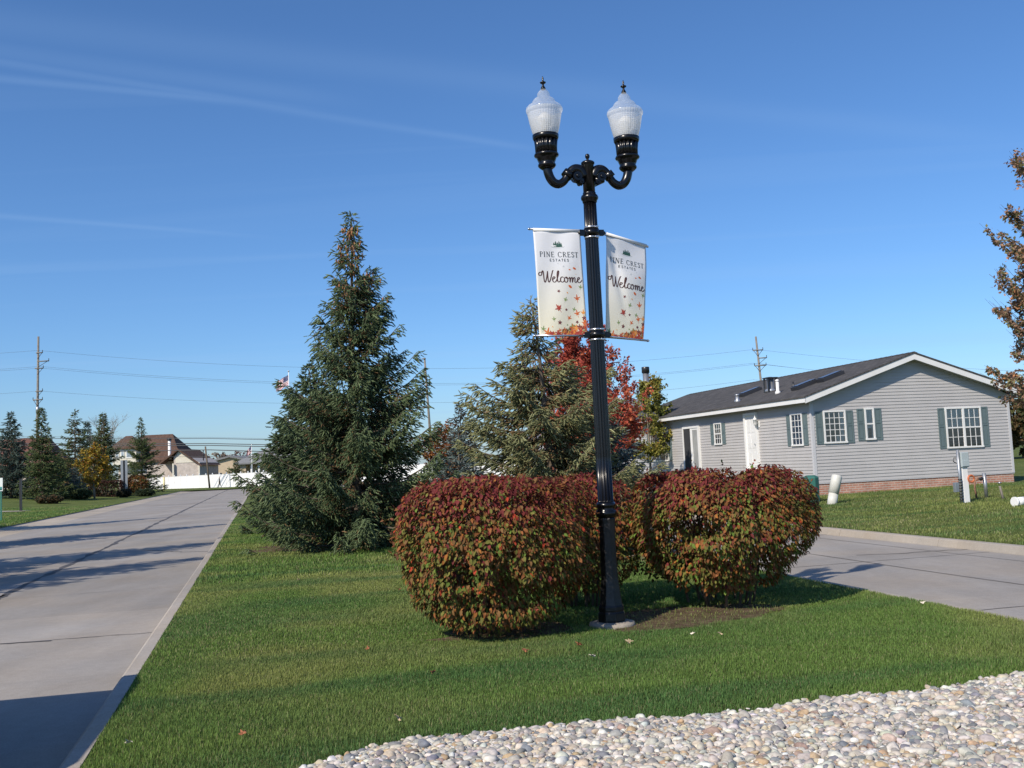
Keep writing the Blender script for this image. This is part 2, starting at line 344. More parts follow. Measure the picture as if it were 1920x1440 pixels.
sheet('cross_street', 127, 137, 11.0, 160, -.12, M_road); sheet('cross_street', 127, 137, -1.2, 6.65, -.12, M_road)
gb = MB(); gb.add([BL(-12, -8.75, -.12), BL(137, -8.75, -.12), BL(137, -10.0, -.05), BL(-12, -10.0, -.05)], [(0, 3, 2, 1)])
gb.add([BL(-12, -10.0, -.05), BL(137, -10.0, -.05), BL(137, -10.1, -.0), BL(-12, -10.1, -.0)], [(0, 3, 2, 1)])
tag(gb.build('gutter', M_gut), kind='structure')
def kerb(name, t0, t1, s0, s1, face_left=True):
    """cast kerb with a sloped face, in 3 m lengths with hairline gaps"""
    mb = MB(); s = s0
    prof = [(t0, -.2), (t0, -.115), (t0+.035, -.012), (t0+.06, .004), (t1, .006), (t1, -.2)] if face_left else [(t1, -.2), (t1, -.115), (t1-.035, -.012), (t1-.06, .004), (t0, .006), (t0, -.2)]
    while s < s1:
        e = min(s1, s+3.0)
        mb.prism(prof, lambda t, z: BL(s, t, z), lambda t, z: BL(e-.012, t, z)); s = e
    return tag(mb.build(name, M_curb), kind='structure')
kerb('median_kerb', -1.2, -1.035, -12, 127); kerb('median_kerb', 6.49, 6.65, -12, 127, False); M_curb, _mc = M_gut2, M_curb; kerb('right_kerb', 10.99, 11.17, -12, 127); M_curb = _mc
# joints and sealed cracks lie 4 mm above the concrete
rnd = random.Random(3)
def seam(mb, pts, w, z=-.116, wj=.35):
    vs = []
    for i, (s, t) in enumerate(pts):
        a = pts[max(0, i-1)]; b = pts[min(len(pts)-1, i+1)]; d = Vector((b[0]-a[0], b[1]-a[1])).normalized(); ww = w*(1+rnd.uniform(-wj, wj))/2
        vs += [BL(s - d.y*ww, t + d.x*ww, z), BL(s + d.y*ww, t - d.x*ww, z)]
    mb.add(vs, [(2*i, 2*i+1, 2*i+3, 2*i+2) for i in range(len(pts)-1)])
def wob(a, b, n, amp):
    y = 0; o = []
    for i in range(n+1):
        y = .7*y + rnd.uniform(-amp, amp); f = i/n; o.append((a[0]+(b[0]-a[0])*f + (y if abs(b[1]-a[1]) > abs(b[0]-a[0]) else 0), a[1]+(b[1]-a[1])*f + (y if abs(b[1]-a[1]) <= abs(b[0]-a[0]) else 0)))
    return o
sm = MB()
seam(sm, wob((17.5, -4.02), (135, -4.25), 330, .025), .11, wj=.7)
seam(sm, wob((2, -4.0), (16.4, -4.0), 40, .02), .035)
seam(sm, wob((15.0, -4.0), (17.9, -4.0), 20, .03), .10)
seam(sm, wob((12.95, -8.7), (12.35, -2.3), 60, .03), .06); seam(sm, wob((12.35, -2.3), (12.3, -1.22), 16, .02), .02); seam(sm, wob((15.7, -8.7), (15.55, -4.9), 20, .03), .03)
seam(sm, wob((27.0, -3.0), (25.2, -1.9), 14, .06), .045); seam(sm, wob((25.2, -1.9), (24.9, -1.2), 6, .05), .04)
seam(sm, wob((7.3, -8.7), (8.0, -2.6), 40, .04), .03)
tag(sm.build('crack_seal', M_seal, recalc=False), kind='structure')
jm = MB()
for k in range(-1, 26):
    s = 3.3 + 4.6*k + rnd.uniform(-.1, .1)
    if abs(s-12.5) > .6 and abs(s-7.9) > .6: seam(jm, wob((s, -8.75), (s+.05, -1.22), 30, .008), .013, wj=.4)
    seam(jm, wob((s+1.2, 6.67), (s+1.25, 10.98), 20, .008), .02, wj=.2)
seam(jm, wob((2, 10.45), (120, 10.45), 60, .006), .02)
seam(jm, wob((2, 8.75), (120, 8.8), 90, .02), .035, wj=.5); seam(jm, wob((14.6, 9.2), (14.2, 11.0), 12, .07), .04)
tag(jm.build('road_joint', M_joint, recalc=False), kind='structure')
# bare mulch patches round the shrubs and under the big spruce
def patch(name, c, rx, ry, z=.004, n=40, seed=1):
    r_ = random.Random(seed); vs = [Vector((c.x, c.y, z))]
    for i in range(n):
        a = 2*math.pi*i/n; k = 1+.16*math.sin(3*a+seed)+.1*math.sin(7*a+2*seed)+r_.uniform(-.05, .05)
        vs.append(BL(*st(c)) + NN*(math.cos(a)*rx*k) + DN*(math.sin(a)*ry*k) + Vector((0, 0, z)))
    mb = MB(); mb.add(vs, [(0, i+1, (i+1) % n+1) for i in range(n)]); return tag(mb.build(name, M_soil, recalc=False), kind='structure')
MULCH = [(Vector((1.75, 10.35, 0)), .90, .60), (gpt(640, 1022), 2.1, 1.3), (Vector((-.15, 9.95, 0)), .60, .60), (gpt(900, 1195), .5, .14), (gpt(1240, 1175), .55, .22)]
for i, (c, a, b) in enumerate(MULCH[:3]): patch('mulch', c, a, b, seed=i+1)
for i, (c, a, b) in enumerate(MULCH[3:]): patch('mulch', c, a, b, .007, seed=i+7)

# ---------------------------------------------------------------- grass
rg = np.random.default_rng(5)
BT = np.array([[0, -.5, 0], [0, .5, 0], [.12, -.4, .55], [.12, .4, .55], [.42, 0, 1.0]])     # a bent blade: x lean, y width, z height
BF = np.array([[0, 1, 3], [0, 3, 2], [2, 3, 4]])
def grass(name, s0, s1, t0, t1, dens, hgt, wid, label, keep=None, zf=None, seed=1, base=(0.155, 0.250, 0.060)):
    r = np.random.default_rng(seed); n = int((s1-s0)*(t1-t0)*dens); s = r.uniform(s0, s1, n); t = r.uniform(t0, t1, n)
    dn = np.array(DN); nv = np.array(NN); P = s[:, None]*dn + t[:, None]*nv
    # only where the lens or a viewpoint a step aside can see
    vis = (np.abs(P[:, 0]) < P[:, 1]*.56+2.0); 
    if keep is not None: vis &= keep(s, t, P)
    s, t, P = s[vis], t[vis], P[vis]; n = len(s)
    if zf is not None: P[:, 2] = [zf(p) for p in P]
    n1 = vnoise(P[:, :2], .9, 3); n2 = vnoise(P[:, :2], 4.0, 4); n3 = vnoise(P[:, :2], .35, 8); n4 = vnoise(np.stack([s*2.2, t*.5], 1), 1., 9)
    ang = r.uniform(0, 2*np.pi, n); up = np.tile([0, 0, 1.0], (n, 1)); ax = np.stack([np.cos(ang), np.sin(ang), np.zeros(n)], 1)
    # lean each blade: tilt the frame
    lean = r.uniform(0, .35, n)[:, None]; 
    h = hgt*(.6+.6*n2)*r.uniform(.6, 1.2, n)
    sc = np.stack([h*(.5+.8*r.random(n)), wid*r.uniform(.7, 1.3, n), h], 1)
    b = np.array(base); dry = np.array([.34, .31, .17]); deep = np.array([.080, .175, .058]); yel = np.array([.26, .30, .09])
    m = np.clip((n1-.42)*2.6, 0, 1)[:, None]; c = b*(1-m) + yel*m
    m = np.clip((n4-.45)*2.2, 0, 1)[:, None]*.75; c = c*(1-m) + deep*m
    m = (r.random(n) < .07+.22*np.clip(n3*1.6-.75, 0, 1))[:, None]*.8; c = c*(1-m) + dry*m
    c = c*r.uniform(.65, 1.35, n)[:, None]
    V, F, C = expand(BT, BF, P, ax, up, sc, c)
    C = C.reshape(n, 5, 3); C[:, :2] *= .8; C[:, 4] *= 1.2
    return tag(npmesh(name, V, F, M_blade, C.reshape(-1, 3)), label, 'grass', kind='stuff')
rs_ = np.random.default_rng(11)
def gedge(t): return 5.93 - .022*t + .07*np.sin(t*1.3+.6) + .035*np.sin(t*4.1) - .5*np.clip(.95-t, 0, 3)**1.2     # gravel edge s(t)
def in_mulch(P, sh=1.0):
    k = np.zeros(len(P), bool)
    for c, a, b in MULCH:
        q = P[:, :2]-np.array([c.x, c.y]); u = q@np.array(NN)[:2]; w = q@np.array(DN)[:2]
        k |= ((u/(a*sh))**2 + (w/(b*sh))**2 + .35*(vnoise(P[:, :2], 5, 6)-.5)) < 1
    q = P[:, :2]-np.array([.856, 9.906]); k |= (q**2).sum(1) < .25**2
    return k
def keep_near(s, t, P):
    m = in_mulch(P); return (s > gedge(t)) & (~m | (rs_.random(len(s)) < .10))
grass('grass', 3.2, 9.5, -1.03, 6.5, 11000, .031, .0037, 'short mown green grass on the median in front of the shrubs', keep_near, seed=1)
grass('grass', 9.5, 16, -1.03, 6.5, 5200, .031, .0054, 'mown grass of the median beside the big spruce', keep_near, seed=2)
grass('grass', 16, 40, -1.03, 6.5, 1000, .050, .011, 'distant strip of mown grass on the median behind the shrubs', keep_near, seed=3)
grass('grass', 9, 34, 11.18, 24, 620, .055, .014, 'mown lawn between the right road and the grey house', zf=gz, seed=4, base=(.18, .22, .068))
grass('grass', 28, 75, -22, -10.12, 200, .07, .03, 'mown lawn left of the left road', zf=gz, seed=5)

# ---------------------------------------------------------------- river-stone bed
def ico():
    bm = bmesh.new(); bmesh.ops.create_icosphere(bm, subdivisions=2, radius=1); V = np.array([v.co[:] for v in bm.verts]); F = np.array([[v.index for v in f.verts] for f in bm.faces]); bm.free(); return V, F
IV, IF = ico()
def stones(name, label):
    Vs, Fs, Cs, nb = [], [], [], 0
    pal = np.array([(.50, .46, .39), (.57, .54, .48), (.42, .395, .345), (.25, .245, .24), (.19, .20, .215), (.53, .45, .34), (.43, .31, .19), (.33, .25, .20), (.62, .60, .56), (.44, .395, .35), (.31, .305, .28)])
    pw = np.array([.19, .15, .14, .10, .08, .11, .045, .045, .07, .06, .05]); pw = pw/pw.sum()
    for lay, (dens, smin, smax, zb) in enumerate([(4200, .007, .013, .0), (6500, .008, .019, .006), (1300, .015, .028, .009), (120, .027, .043, .007)]):
        n = int(4.2*8.2*dens); s = rg.uniform(2.6, 6.8, n); t = rg.uniform(-1.0, 7.2, n); t = np.minimum(t, 99)
        k = (s < gedge(t) + rg.normal(0, .035, n) - .01) & (t < 6.45); s, t = s[k], t[k]; n = len(s)
        if lay:    # keep a minimum distance so stones sit side by side
            cell = smin*1.45; key = np.floor(s/cell).astype(int)*10007+np.floor(t/cell).astype(int); _, ix = np.unique(key, return_index=True); s, t = s[ix], t[ix]; n = len(s)
        P = s[:, None]*np.array(DN)+t[:, None]*np.array(NN)
        vis = (np.abs(P[:, 0]) < P[:, 1]*.56+1.2); P = P[vis]; s = s[vis]; t = t[vis]; n = len(P)
        r = smin+(smax-smin)*rg.random(n)**1.6
        mound = .03*vnoise(P[:, :2], 2.2, 2) + .035*np.clip((gedge(t)-s)*4, 0, 1)
        P[:, 2] = zb + mound + r*.25 + rg.uniform(-.006, .012, n)
        ang = rg.uniform(0, 2*np.pi, n); tl = rg.normal(0, .28, (n, 2))
        ax = np.stack([np.cos(ang), np.sin(ang), tl[:, 0]], 1); up = norm(np.stack([tl[:, 1], rg.normal(0, .28, n), np.ones(n)], 1))
        sc = np.stack([r*rg.uniform(1.0, 1.45, n), r*rg.uniform(.78, 1.05, n), r*rg.uniform(.5, .8, n)], 1)
        c = pal[rg.choice(len(pal), n, p=pw)]*rg.uniform(.82, 1.15, (n, 1))*(1+rg.normal(0, .03, (n, 3)))
        V, F, C = expand(IV, IF, P, ax, up, sc, c)
        # each stone its own lumps and flats
        V = V.reshape(n, -1, 3); ph = rg.uniform(0, 6.28, (n, 3)); fr = rg.uniform(.9, 2.2, (n, 3))
        L = 1 + .10*np.sin(IV[None, :, 0]*fr[:, 0:1]*2+ph[:, 0:1]) + .10*np.sin(IV[None, :, 1]*fr[:, 1:2]*2+ph[:, 1:2]) + .08*np.sin(IV[None, :, 2]*fr[:, 2:3]*2+ph[:, 2:3])
        V = P[:, None, :] + (V-P[:, None, :])*L[:, :, None]
        for q in range(4):                              # worn flats and blunt edges
            nk = norm(rg.normal(0, 1, (n, 3)))[:, None, :]; pr = ((V-P[:, None, :])*nk).sum(2); lim = pr.max(1)*rg.uniform(.55, .95, n); V = V-np.maximum(0, pr-lim[:, None])[:, :, None]*nk
        Vs.append(V.reshape(-1, 3)); Fs.append(F+nb); Cs.append(C); nb += len(Vs[-1])
    o = npmesh(name, np.concatenate(Vs), np.concatenate(Fs), M_stone, np.concatenate(Cs), smooth=True)
    return tag(o, label, 'gravel', kind='stuff')
stones('river_gravel', 'bed of pale mixed river stones in the foreground edging the grass')
gbd = MB(); tv = np.linspace(-1.0, 6.48, 40)
gbd.add([BL(-5, t, .006) for t in tv] + [BL(float(gedge(t))-.02, t, .006) for t in tv], [(i, i+1, 41+i, 40+i) for i in range(39)])
tag(gbd.build('gravel_bed', M_soil, recalc=False), kind='structure')

# ---------------------------------------------------------------- leaves, shrubs and trees
LV = np.array([[0, 0, 0], [.30, .24, .07], [.30, -.24, .07], [.36, 0, 0], [.68, .20, .02], [.68, -.20, .02], [.72, 0, -.05], [1, 0, -.16]])
LF = np.array([[0, 3, 1], [0, 2, 3], [1, 3, 6], [1, 6, 4], [2, 6, 3], [2, 5, 6], [4, 6, 7], [5, 7, 6]])
LQ = np.array([[0, 0, 0], [.5, .33, .05], [.5, -.33, .05], [1, 0, -.08]]); LQF = np.array([[0, 2, 1], [1, 2, 3]])
def shrub(name, label, c, Rx, Ry, H, z0, prof, n, seed, leaf=.052, group=None, pal='viburnum', gaps=.5, stem_r=.35, lowcut=None):
    r = np.random.default_rng(seed); zs, rs = zip(*prof)
    root = empty(name, c, 0, label, 'shrub', group)
    # points on the clipped hull: sample height by area, azimuth, with inward depth
    zz = r.random(n*2); rad = np.interp(zz, zs, rs); k = r.random(n*2) < rad*.92+.12; zz, rad = zz[k][:n], rad[k][:n]
    ntop = int(n*.22); zz = np.concatenate([zz, np.full(ntop, 2.)]); rad = np.concatenate([rad, np.sqrt(r.random(ntop))*.80]); top = zz > 1.5
    m = len(zz); az = r.uniform(0, 2*np.pi, m)
    lump = 1 + .035*np.sin(3*az+seed) + .03*np.sin(5*az+2.1*seed+zz*4)
    z = z0 + (H-z0)*np.where(top, .99 - .075*(rad/.8)**2, zz)
    P = np.stack([np.cos(az)*rad*Rx*lump, np.sin(az)*rad*Ry*lump, z], 1)
    bulge = (vnoise(P, 2.6, seed+9)-.5)*.15+(vnoise(P, 6.5, seed+10)-.5)*.09; P = P*(1+bulge[:, None]*np.where(top, .35, 1.)[:, None]*np.array([1, 1, .25]))
    nz = vnoise(P, 3.3, seed); dep = np.abs(r.normal(0, .05, m)) + .24*np.clip((nz-.57)*5, 0, 1)*gaps*2
    inner = r.random(m) < .22; dep = np.where(inner, dep+r.uniform(.08, .35, m), dep)
    out = norm(np.stack([np.cos(az), np.sin(az), np.where(top, 2.5, (zz-.45)*1.2)], 1)); P = P - out*dep[:, None]
    hole = (vnoise(P, 4.6, seed+5) > .69 + .22*np.clip(zz, 0, 1)) & (zz < .75); P, out, az, zz, top = P[~hole], out[~hole], az[~hole], zz[~hole], top[~hole]; m = len(P)
    # leaves hang: tip points down and outward
    ax = norm(out*r.uniform(.25, .9, m)[:, None] + np.stack([r.normal(0, .35, m), r.normal(0, .35, m), -r.uniform(.35, 1.2, m)], 1)*np.where(top, .55, 1)[:, None])
    up = norm(out + r.normal(0, .38, (m, 3)) + np.array([0, 0, .45]))
    sc = leaf*r.uniform(.45, 1.3, m); sc = np.stack([sc, sc*r.uniform(.85, 1.2, m), sc*r.uniform(.3, 1.6, m)], 1)
    hh = np.where(top, 1.05, zz); n1 = vnoise(P, 2.0, seed+2); n2 = vnoise(P, 6., seed+3)
    C = {'bur': (.165, .032, .030), 'rust': (.225, .088, .030), 'brn': (.170, .092, .034), 'olv': (.150, .148, .034), 'grn': (.120, .185, .032), 'red': (.42, .055, .025), 'org': (.32, .125, .03)}
    K = list(C); A = np.array([C[k] for k in K])
    w = np.stack([.15+3.2*np.clip(hh-.66, 0, 1)*2.6, .50+.5*n2, .70+0*hh, 1.5*np.clip(1.1-hh, 0, 1)+.9*np.clip(n1-.4, 0, 1), .60*np.clip(.95-hh, 0, 1)+.8*np.clip(n1-.5, 0, 1), .035+.12*np.clip(n2-.72, 0, 1)*4, .12+.2*np.clip(.8-hh, 0, 1)], 1)
    w = w/w.sum(1, keepdims=True); pick = (w.cumsum(1) < r.random(m)[:, None]).sum(1).clip(0, 6)
    col = A[pick]*r.uniform(.7, 1.3, (m, 1))
    V, F, CC = expand(LV, LF, P, ax, up, sc, col)
    CC = CC.reshape(m, 8, 3); CC[:, 7] = CC[:, 7]*.7+np.array([.05, .012, .008]); CC[:, [0, 3, 6]] *= 1.18
    FV, FF, FC = V, F, CC.reshape(-1, 3)
    st_ = MB(); rr = random.Random(seed)
    for i in range(13):
        a = rr.uniform(0, 6.28); b = rr.uniform(.1, .28)*stem_r/.35; p0 = Vector((math.cos(a)*b, math.sin(a)*b, 0)); k = rr.uniform(.35, .8); hq = H*rr.uniform(.6, .9)
        p3 = Vector((math.cos(a)*Rx*k, math.sin(a)*Ry*k, hq)); p1 = p0+Vector((math.cos(a)*.08, math.sin(a)*.08, H*.25)); p2 = (p1+p3)/2+Vector((rr.uniform(-.08, .08), rr.uniform(-.08, .08), .03))
        st_.tube([p0, p1, p2, p3], [.016, .013, .009, .004], 6)
        for j in range(5):
            q = p1.lerp(p3, rr.random()); e = q+Vector((rr.uniform(-1, 1)*Rx*.25, rr.uniform(-1, 1)*Ry*.25, rr.uniform(.0, .12))); st_.tube([q, (q+e)/2+Vector((0, 0, .03)), e], [.006, .004, .002], 4, cap=False)
    st_.build('stems', M_bark, root, recalc=False)
    sh = []
    for i in range(70):                     # stray shoots past the clipped face
        a = rr.uniform(0, 6.28); zz_ = rr.uniform(.15, 1.0); rd_ = np.interp(zz_, zs, rs)*rr.uniform(.93, 1.0); b0 = np.array([math.cos(a)*rd_*Rx, math.sin(a)*rd_*Ry, z0+(H-z0)*zz_]); dd_ = norm(np.array([math.cos(a), math.sin(a), rr.uniform(0, 1.6)])); l_ = rr.uniform(.05, .15)
        for j in range(6): sh.append((b0+dd_*l_*j/5+np.array([rr.gauss(0, .012) for _ in range(3)]), dd_+np.array([rr.gauss(0, .7) for _ in range(3)])))
    P2 = np.array([s_[0] for s_ in sh]); A2 = np.array([s_[1] for s_ in sh]); q_ = len(P2); c2 = np.array([(.16, .06, .035), (.13, .14, .04), (.20, .09, .04), (.30, .06, .04)])[r.choice(4, q_, p=[.4, .3, .22, .08])]*r.uniform(.7, 1.3, (q_, 1))
    V, F, C3 = expand(LV, LF, P2, A2, r.normal(0, .5, (q_, 3))+np.array([0, 0, 1.]), leaf*r.uniform(.5, 1.0, q_), c2); npmesh('foliage', np.concatenate([FV, V]), np.concatenate([FF, F+len(FV)]), M_leaf, np.concatenate([FC, C3]), root)
    return root
PL = [(0, .40), (.06, .60), (.18, .80), (.35, .96), (.55, 1.0), (.75, .97), (.88, .88), (.96, .72), (1, .5)]
PR = [(0, .45), (.10, .62), (.20, .74), (.32, .88), (.44, .98), (.62, 1.0), (.78, .96), (.90, .84), (.97, .70), (1, .55)]
shrub('viburnum_shrub', 'large clipped red and olive shrub left of the lamp post, leafy down to the ground', Vector((-.26, 9.78, 0)), .965, .98, 1.49, .08, PL, 21000, 2, group='clipped red-leaved shrubs round the lamp post')
shrub('viburnum_shrub', 'shaded clipped red leaved shrub standing behind the lamp post between its two neighbours', Vector((.72, 11.40, 0)), .62, .72, 1.44, .12, PL, 11000, 4, group='clipped red-leaved shrubs round the lamp post')
shrub('viburnum_shrub', 'mushroom-shaped clipped red leaved shrub right of the lamp post with its stems showing', Vector((2.16, 10.95, 0)), 1.02, .98, 1.47, .18, PR, 25000, 7, group='clipped red-leaved shrubs round the lamp post', stem_r=.6)
# leafy shoot low on the left side of the right shrub
def shoot():
    r = np.random.default_rng(3); n = 230; u = r.random(n); P = np.stack([1.95-u*.75+r.normal(0, .05, n), 11.5+r.normal(0, .12, n), .33+.05*u+r.normal(0, .055, n)*(1.3-u*.5)], 1)
    ax = norm(r.normal(0, .6, (n, 3))+np.array([-.3, -.4, -.3])); up = norm(r.normal(0, .4, (n, 3))+np.array([0, -.5, .8]))
    col = np.array([(.10, .13, .03), (.13, .12, .035), (.16, .07, .03)])[r.choice(3, n, p=[.5, .35, .15])]*r.uniform(.7, 1.3, (n, 1))
    V, F, C = expand(LV, LF, P, ax, up, .055*r.uniform(.6, 1.2, n), col)
    root = empty('low_sucker_shoot', (0, 0, 0), 0, 'low green leafy sucker shoot sticking out left from under the right red shrub', 'shrub shoot')
    npmesh('foliage', V, F, M_leaf, C, root); MB().tube([(2.05, 11.3, 0), (1.8, 11.45, .25), (1.25, 11.5, .36)], [.012, .008, .004], 5).build('stem', M_barkg, root)
shoot()

# a needle sprig: x along the twig
def sprig_t(k=14, spread=.30, nl=.25, w=.075, seed=0, core=.085):
    r = random.Random(seed); V = []; F = []
    for i in range(k):
        x = (i+.3)/k*.92; a = i*2.4+r.uniform(-.3, .3); l = nl*(1-.35*x)
        d = Vector((l*.72, math.cos(a)*l*.75, math.sin(a)*l*.75)); s_ = Vector((0, -math.sin(a), math.cos(a)))*w*.5
        b = len(V); p = Vector((x, 0, 0)); V += [p-s_, p+s_, p+d]; F.append((b, b+1, b+2))
    b = len(V); m = 4; V += [Vector((-.02, 0, 0))]+[Vector((x_, rr_*math.cos(1.57*j+x_), rr_*math.sin(1.57*j+x_))) for x_, rr_ in ((.22, core), (.72, core*.85)) for j in range(m)]+[Vector((1.02, 0, 0))]
    for j in range(m): F += [(b, b+1+(j+1) % m, b+1+j), (b+1+j, b+1+(j+1) % m, b+1+m+(j+1) % m), (b+1+j, b+1+m+(j+1) % m, b+1+m+j), (b+1+m+j, b+1+m+(j+1) % m, b+1+2*m)]
    return np.array([v[:] for v in V]), np.array(F)
SPT, SPF = sprig_t(); SPT2, SPF2 = sprig_t(7, nl=.36, w=.15, seed=2, core=.10)
def conifer(name, label, loc, H, prof, seed, cols, dz=.2, nb=7, sprig=.13, bsp=.11, droop=(.75, -.15), lift=.25, blen=.5, asym=None, group=None, cat='spruce tree', lo=False,
            brown=.25, lean=(0, 0), cones=0, tr=None, bvar=.28, zlow=.05, hang=.25, skip=0.0):
    """whorled conifer. prof: (height, radius); droop: rise per metre at top and at the bottom"""
    r = np.random.default_rng(seed); root = empty(name, loc, 0, label, cat, group)
    zs, rs = [np.array(q, float) for q in zip(*prof)]; tr = tr or H*.017
    tk = MB(); tk.tube([(lean[0]*k*k+.015*math.sin(k*9), lean[1]*k*k, H*.985*k) for k in np.linspace(0, 1, 9)], [tr*(1-k)+.008 for k in np.linspace(0, 1, 9)], 8)
    tk.build('trunk', M_bark, root, recalc=False); lb = MB()
    P, A, U, K, SC = [], [], [], [], []; conepos = []
    z = zlow
    while z < H-.02:
        fz = z/H; L0 = np.interp(z, zs, rs); ris = droop[1]+(droop[0]-droop[1])*fz**1.3+lift*.75-.1*(1-fz); L0 = np.interp(z+L0*ris, zs, rs); L0 = .5*L0+.5*np.interp(z+L0*ris, zs, rs); n_ = max(3, int(nb*(.6+.4*min(1, L0)) + r.integers(-1, 2)))
        a0 = r.uniform(0, 6.28)
        for i in range(n_):
            if skip and r.random() < skip*(1+1.6*fz) and fz < .93: continue
            az = a0+2*np.pi*i/n_+r.normal(0, .25); L = L0*(1+r.normal(0, bvar))
            if asym: L *= asym(az, z)
            L = max(.05, min(L, L0*1.22)); zb = z+r.uniform(-.5, .5)*dz; el = droop[1]+(droop[0]-droop[1])*fz**1.3+r.normal(0, .10)
            bx, by = lean[0]*fz*fz, lean[1]*fz*fz; dr = np.array([np.cos(az), np.sin(az), 0.]); sd_ = np.array([-np.sin(az), np.cos(az), 0.])
            sag = .22*(1-fz); cv = lambda u: np.array([bx, by, zb])+dr*(L*u)[:, None]+np.array([0, 0, 1.])*(L*(el*u-sag*u*(1-.2*u)*1.2+lift*u**3))[:, None]
            uu = np.linspace(0, 1, 6); pts = cv(uu); 
            if L > .25: lb.tube([Vector(p) for p in pts], list((.004+tr*.22*min(1, L)*(1-uu*.9))), 4, cap=False)
            m = max(2, int(L/bsp)); us = np.clip(np.linspace(.16, 1, m)+r.normal(0, .25/m, m), .08, 1)
            for sgn in (-1, 1):
                bl = np.minimum(blen, L*.55)*np.clip(1.12-us, 0, 1)**.55*r.uniform(.55, 1.2, m)+sprig*.45
                fw = r.uniform(.5, 1.0, m); bd = norm(dr*fw[:, None]+sd_*sgn+np.array([0, 0, 1.])*(r.normal(-hang*.6, .30, m)[:, None]))
                st0 = cv(us); kk = np.maximum(1, (bl/(sprig*.36)).astype(int))
                ix = np.repeat(np.arange(m), kk); f = (np.arange(len(ix))-np.repeat(np.cumsum(kk)-kk, kk)+r.uniform(.2, .8, len(ix)))/kk[ix]
                p = st0[ix]+bd[ix]*(bl[ix]*f)[:, None]+r.normal(0, sprig*.16, (len(ix), 3)); p[:, 2] -= hang*.5*(bl[ix]*f)**1.5; q = len(ix)
                P.append(p); a_ = bd[ix]+dr*.5+r.normal(0, .42, (q, 3)); a_[:, 2] -= hang*.5; A.append(a_); U.append(r.normal(0, .5, (q, 3))+np.array([0, 0, 1.]))
                K.append(us[ix]*.7+f*.3); SC.append(np.full(q, 1.0))
            q = max(2, int(L/(sprig*.4))); us = r.uniform(.12, 1, q); us[0] = 1.; P.append(cv(us)); A.append(dr+np.array([0, 0, el*.6+.1])+r.normal(0, .35, (q, 3))); U.append(r.normal(0, .5, (q, 3))+np.array([0, 0, 1.])); K.append(us); SC.append(np.full(q, 1.1))
            if cones and fz > .66 and L > .12:
                for j in range(r.integers(4, 10)): conepos.append(cv(np.array([r.uniform(.45, .98)]))[0]+r.normal(0, .05, 3)*np.array([1, 1, .2]))
        z += dz*(.75+.5*(1-fz))*r.uniform(.8, 1.2)
    k = np.linspace(.93, 1, max(4, int(.07*H/sprig*4))); P.append(np.stack([lean[0]*k*k, lean[1]*k*k, H*k-sprig*.3], 1)); A.append(np.array([0, 0, 1.])+r.normal(0, .45, (len(k), 3))); U.append(r.normal(0, 1, (len(k), 3))); K.append(np.ones(len(k))); SC.append(np.ones(len(k))*.8)
    P, A, U, K, SC = [np.concatenate(x) for x in (P, A, U, K, SC)]; n = len(P)
    ok = P[:, 2] > .03; P, A, U, K, SC = P[ok], A[ok], U[ok], K[ok], SC[ok]; n = len(P)
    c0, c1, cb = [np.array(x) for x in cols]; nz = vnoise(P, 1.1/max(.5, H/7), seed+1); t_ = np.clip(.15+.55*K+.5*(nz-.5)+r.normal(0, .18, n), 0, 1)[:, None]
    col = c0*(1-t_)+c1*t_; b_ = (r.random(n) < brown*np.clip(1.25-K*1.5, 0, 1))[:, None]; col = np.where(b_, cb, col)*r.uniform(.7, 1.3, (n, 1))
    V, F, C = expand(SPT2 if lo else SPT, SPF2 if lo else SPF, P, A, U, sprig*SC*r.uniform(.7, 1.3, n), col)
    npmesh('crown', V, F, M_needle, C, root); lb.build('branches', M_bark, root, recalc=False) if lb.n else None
    return root, conepos
DG = [(.050, .084, .040), (.180, .235, .112), (.20, .125, .065)]
# ---- the big spruce on the median
def asym_big(az, z):
    c = math.cos(az); k = 1 + (.20*c if z > 1.9 else -.14*c)
    if 2.1 < z < 3.2 and c > .6: k *= 1.35
    return k
PB = [(0, 1.6), (.5, 2.0), (1.0, 2.15), (1.6, 1.8), (2.6, 1.55), (3.4, 1.30), (4.0, 1.05), (4.7, .80), (5.2, .70), (5.5, .50), (6.1, .36), (6.5, .22), (6.9, .10), (7.13, .03)]
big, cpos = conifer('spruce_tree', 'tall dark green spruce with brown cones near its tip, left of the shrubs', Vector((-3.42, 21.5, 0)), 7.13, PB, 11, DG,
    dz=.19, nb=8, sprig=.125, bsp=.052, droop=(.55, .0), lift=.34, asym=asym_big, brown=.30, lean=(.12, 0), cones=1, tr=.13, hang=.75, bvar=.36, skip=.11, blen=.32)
CV = []; nr = 7
for z, r_ in [(0, .002), (-.018, .012), (-.05, .0175), (-.085, .014), (-.115, .003)]:
    for j in range(nr): CV.append((r_*math.cos(6.283*j/nr), r_*math.sin(6.283*j/nr), z))
CVa = np.array(CV); CF = [(i*nr+j, i*nr+(j+1) % nr, (i+1)*nr+(j+1) % nr, (i+1)*nr+j) for i in range(4) for j in range(nr)]
M_cone = pbr('cone_scales', (.36, .17, .075), .7, .3, 40)
cm = MB(); cm.add(CV, CF, True); first = cm.build('cone', M_cone, big); rc = random.Random(4)
cpos = sorted(cpos, key=lambda p: p[1])[:260]
for i, p in enumerate(cpos[:100]):
    o = first if i == 0 else first.copy()
    if i: COL.objects.link(o); o.parent = big
    o.location = p; o.rotation_euler = (rc.uniform(-.3, .3), rc.uniform(-.3, .3), 0); k = rc.uniform(.85, 1.25); o.scale = (k, k, k)
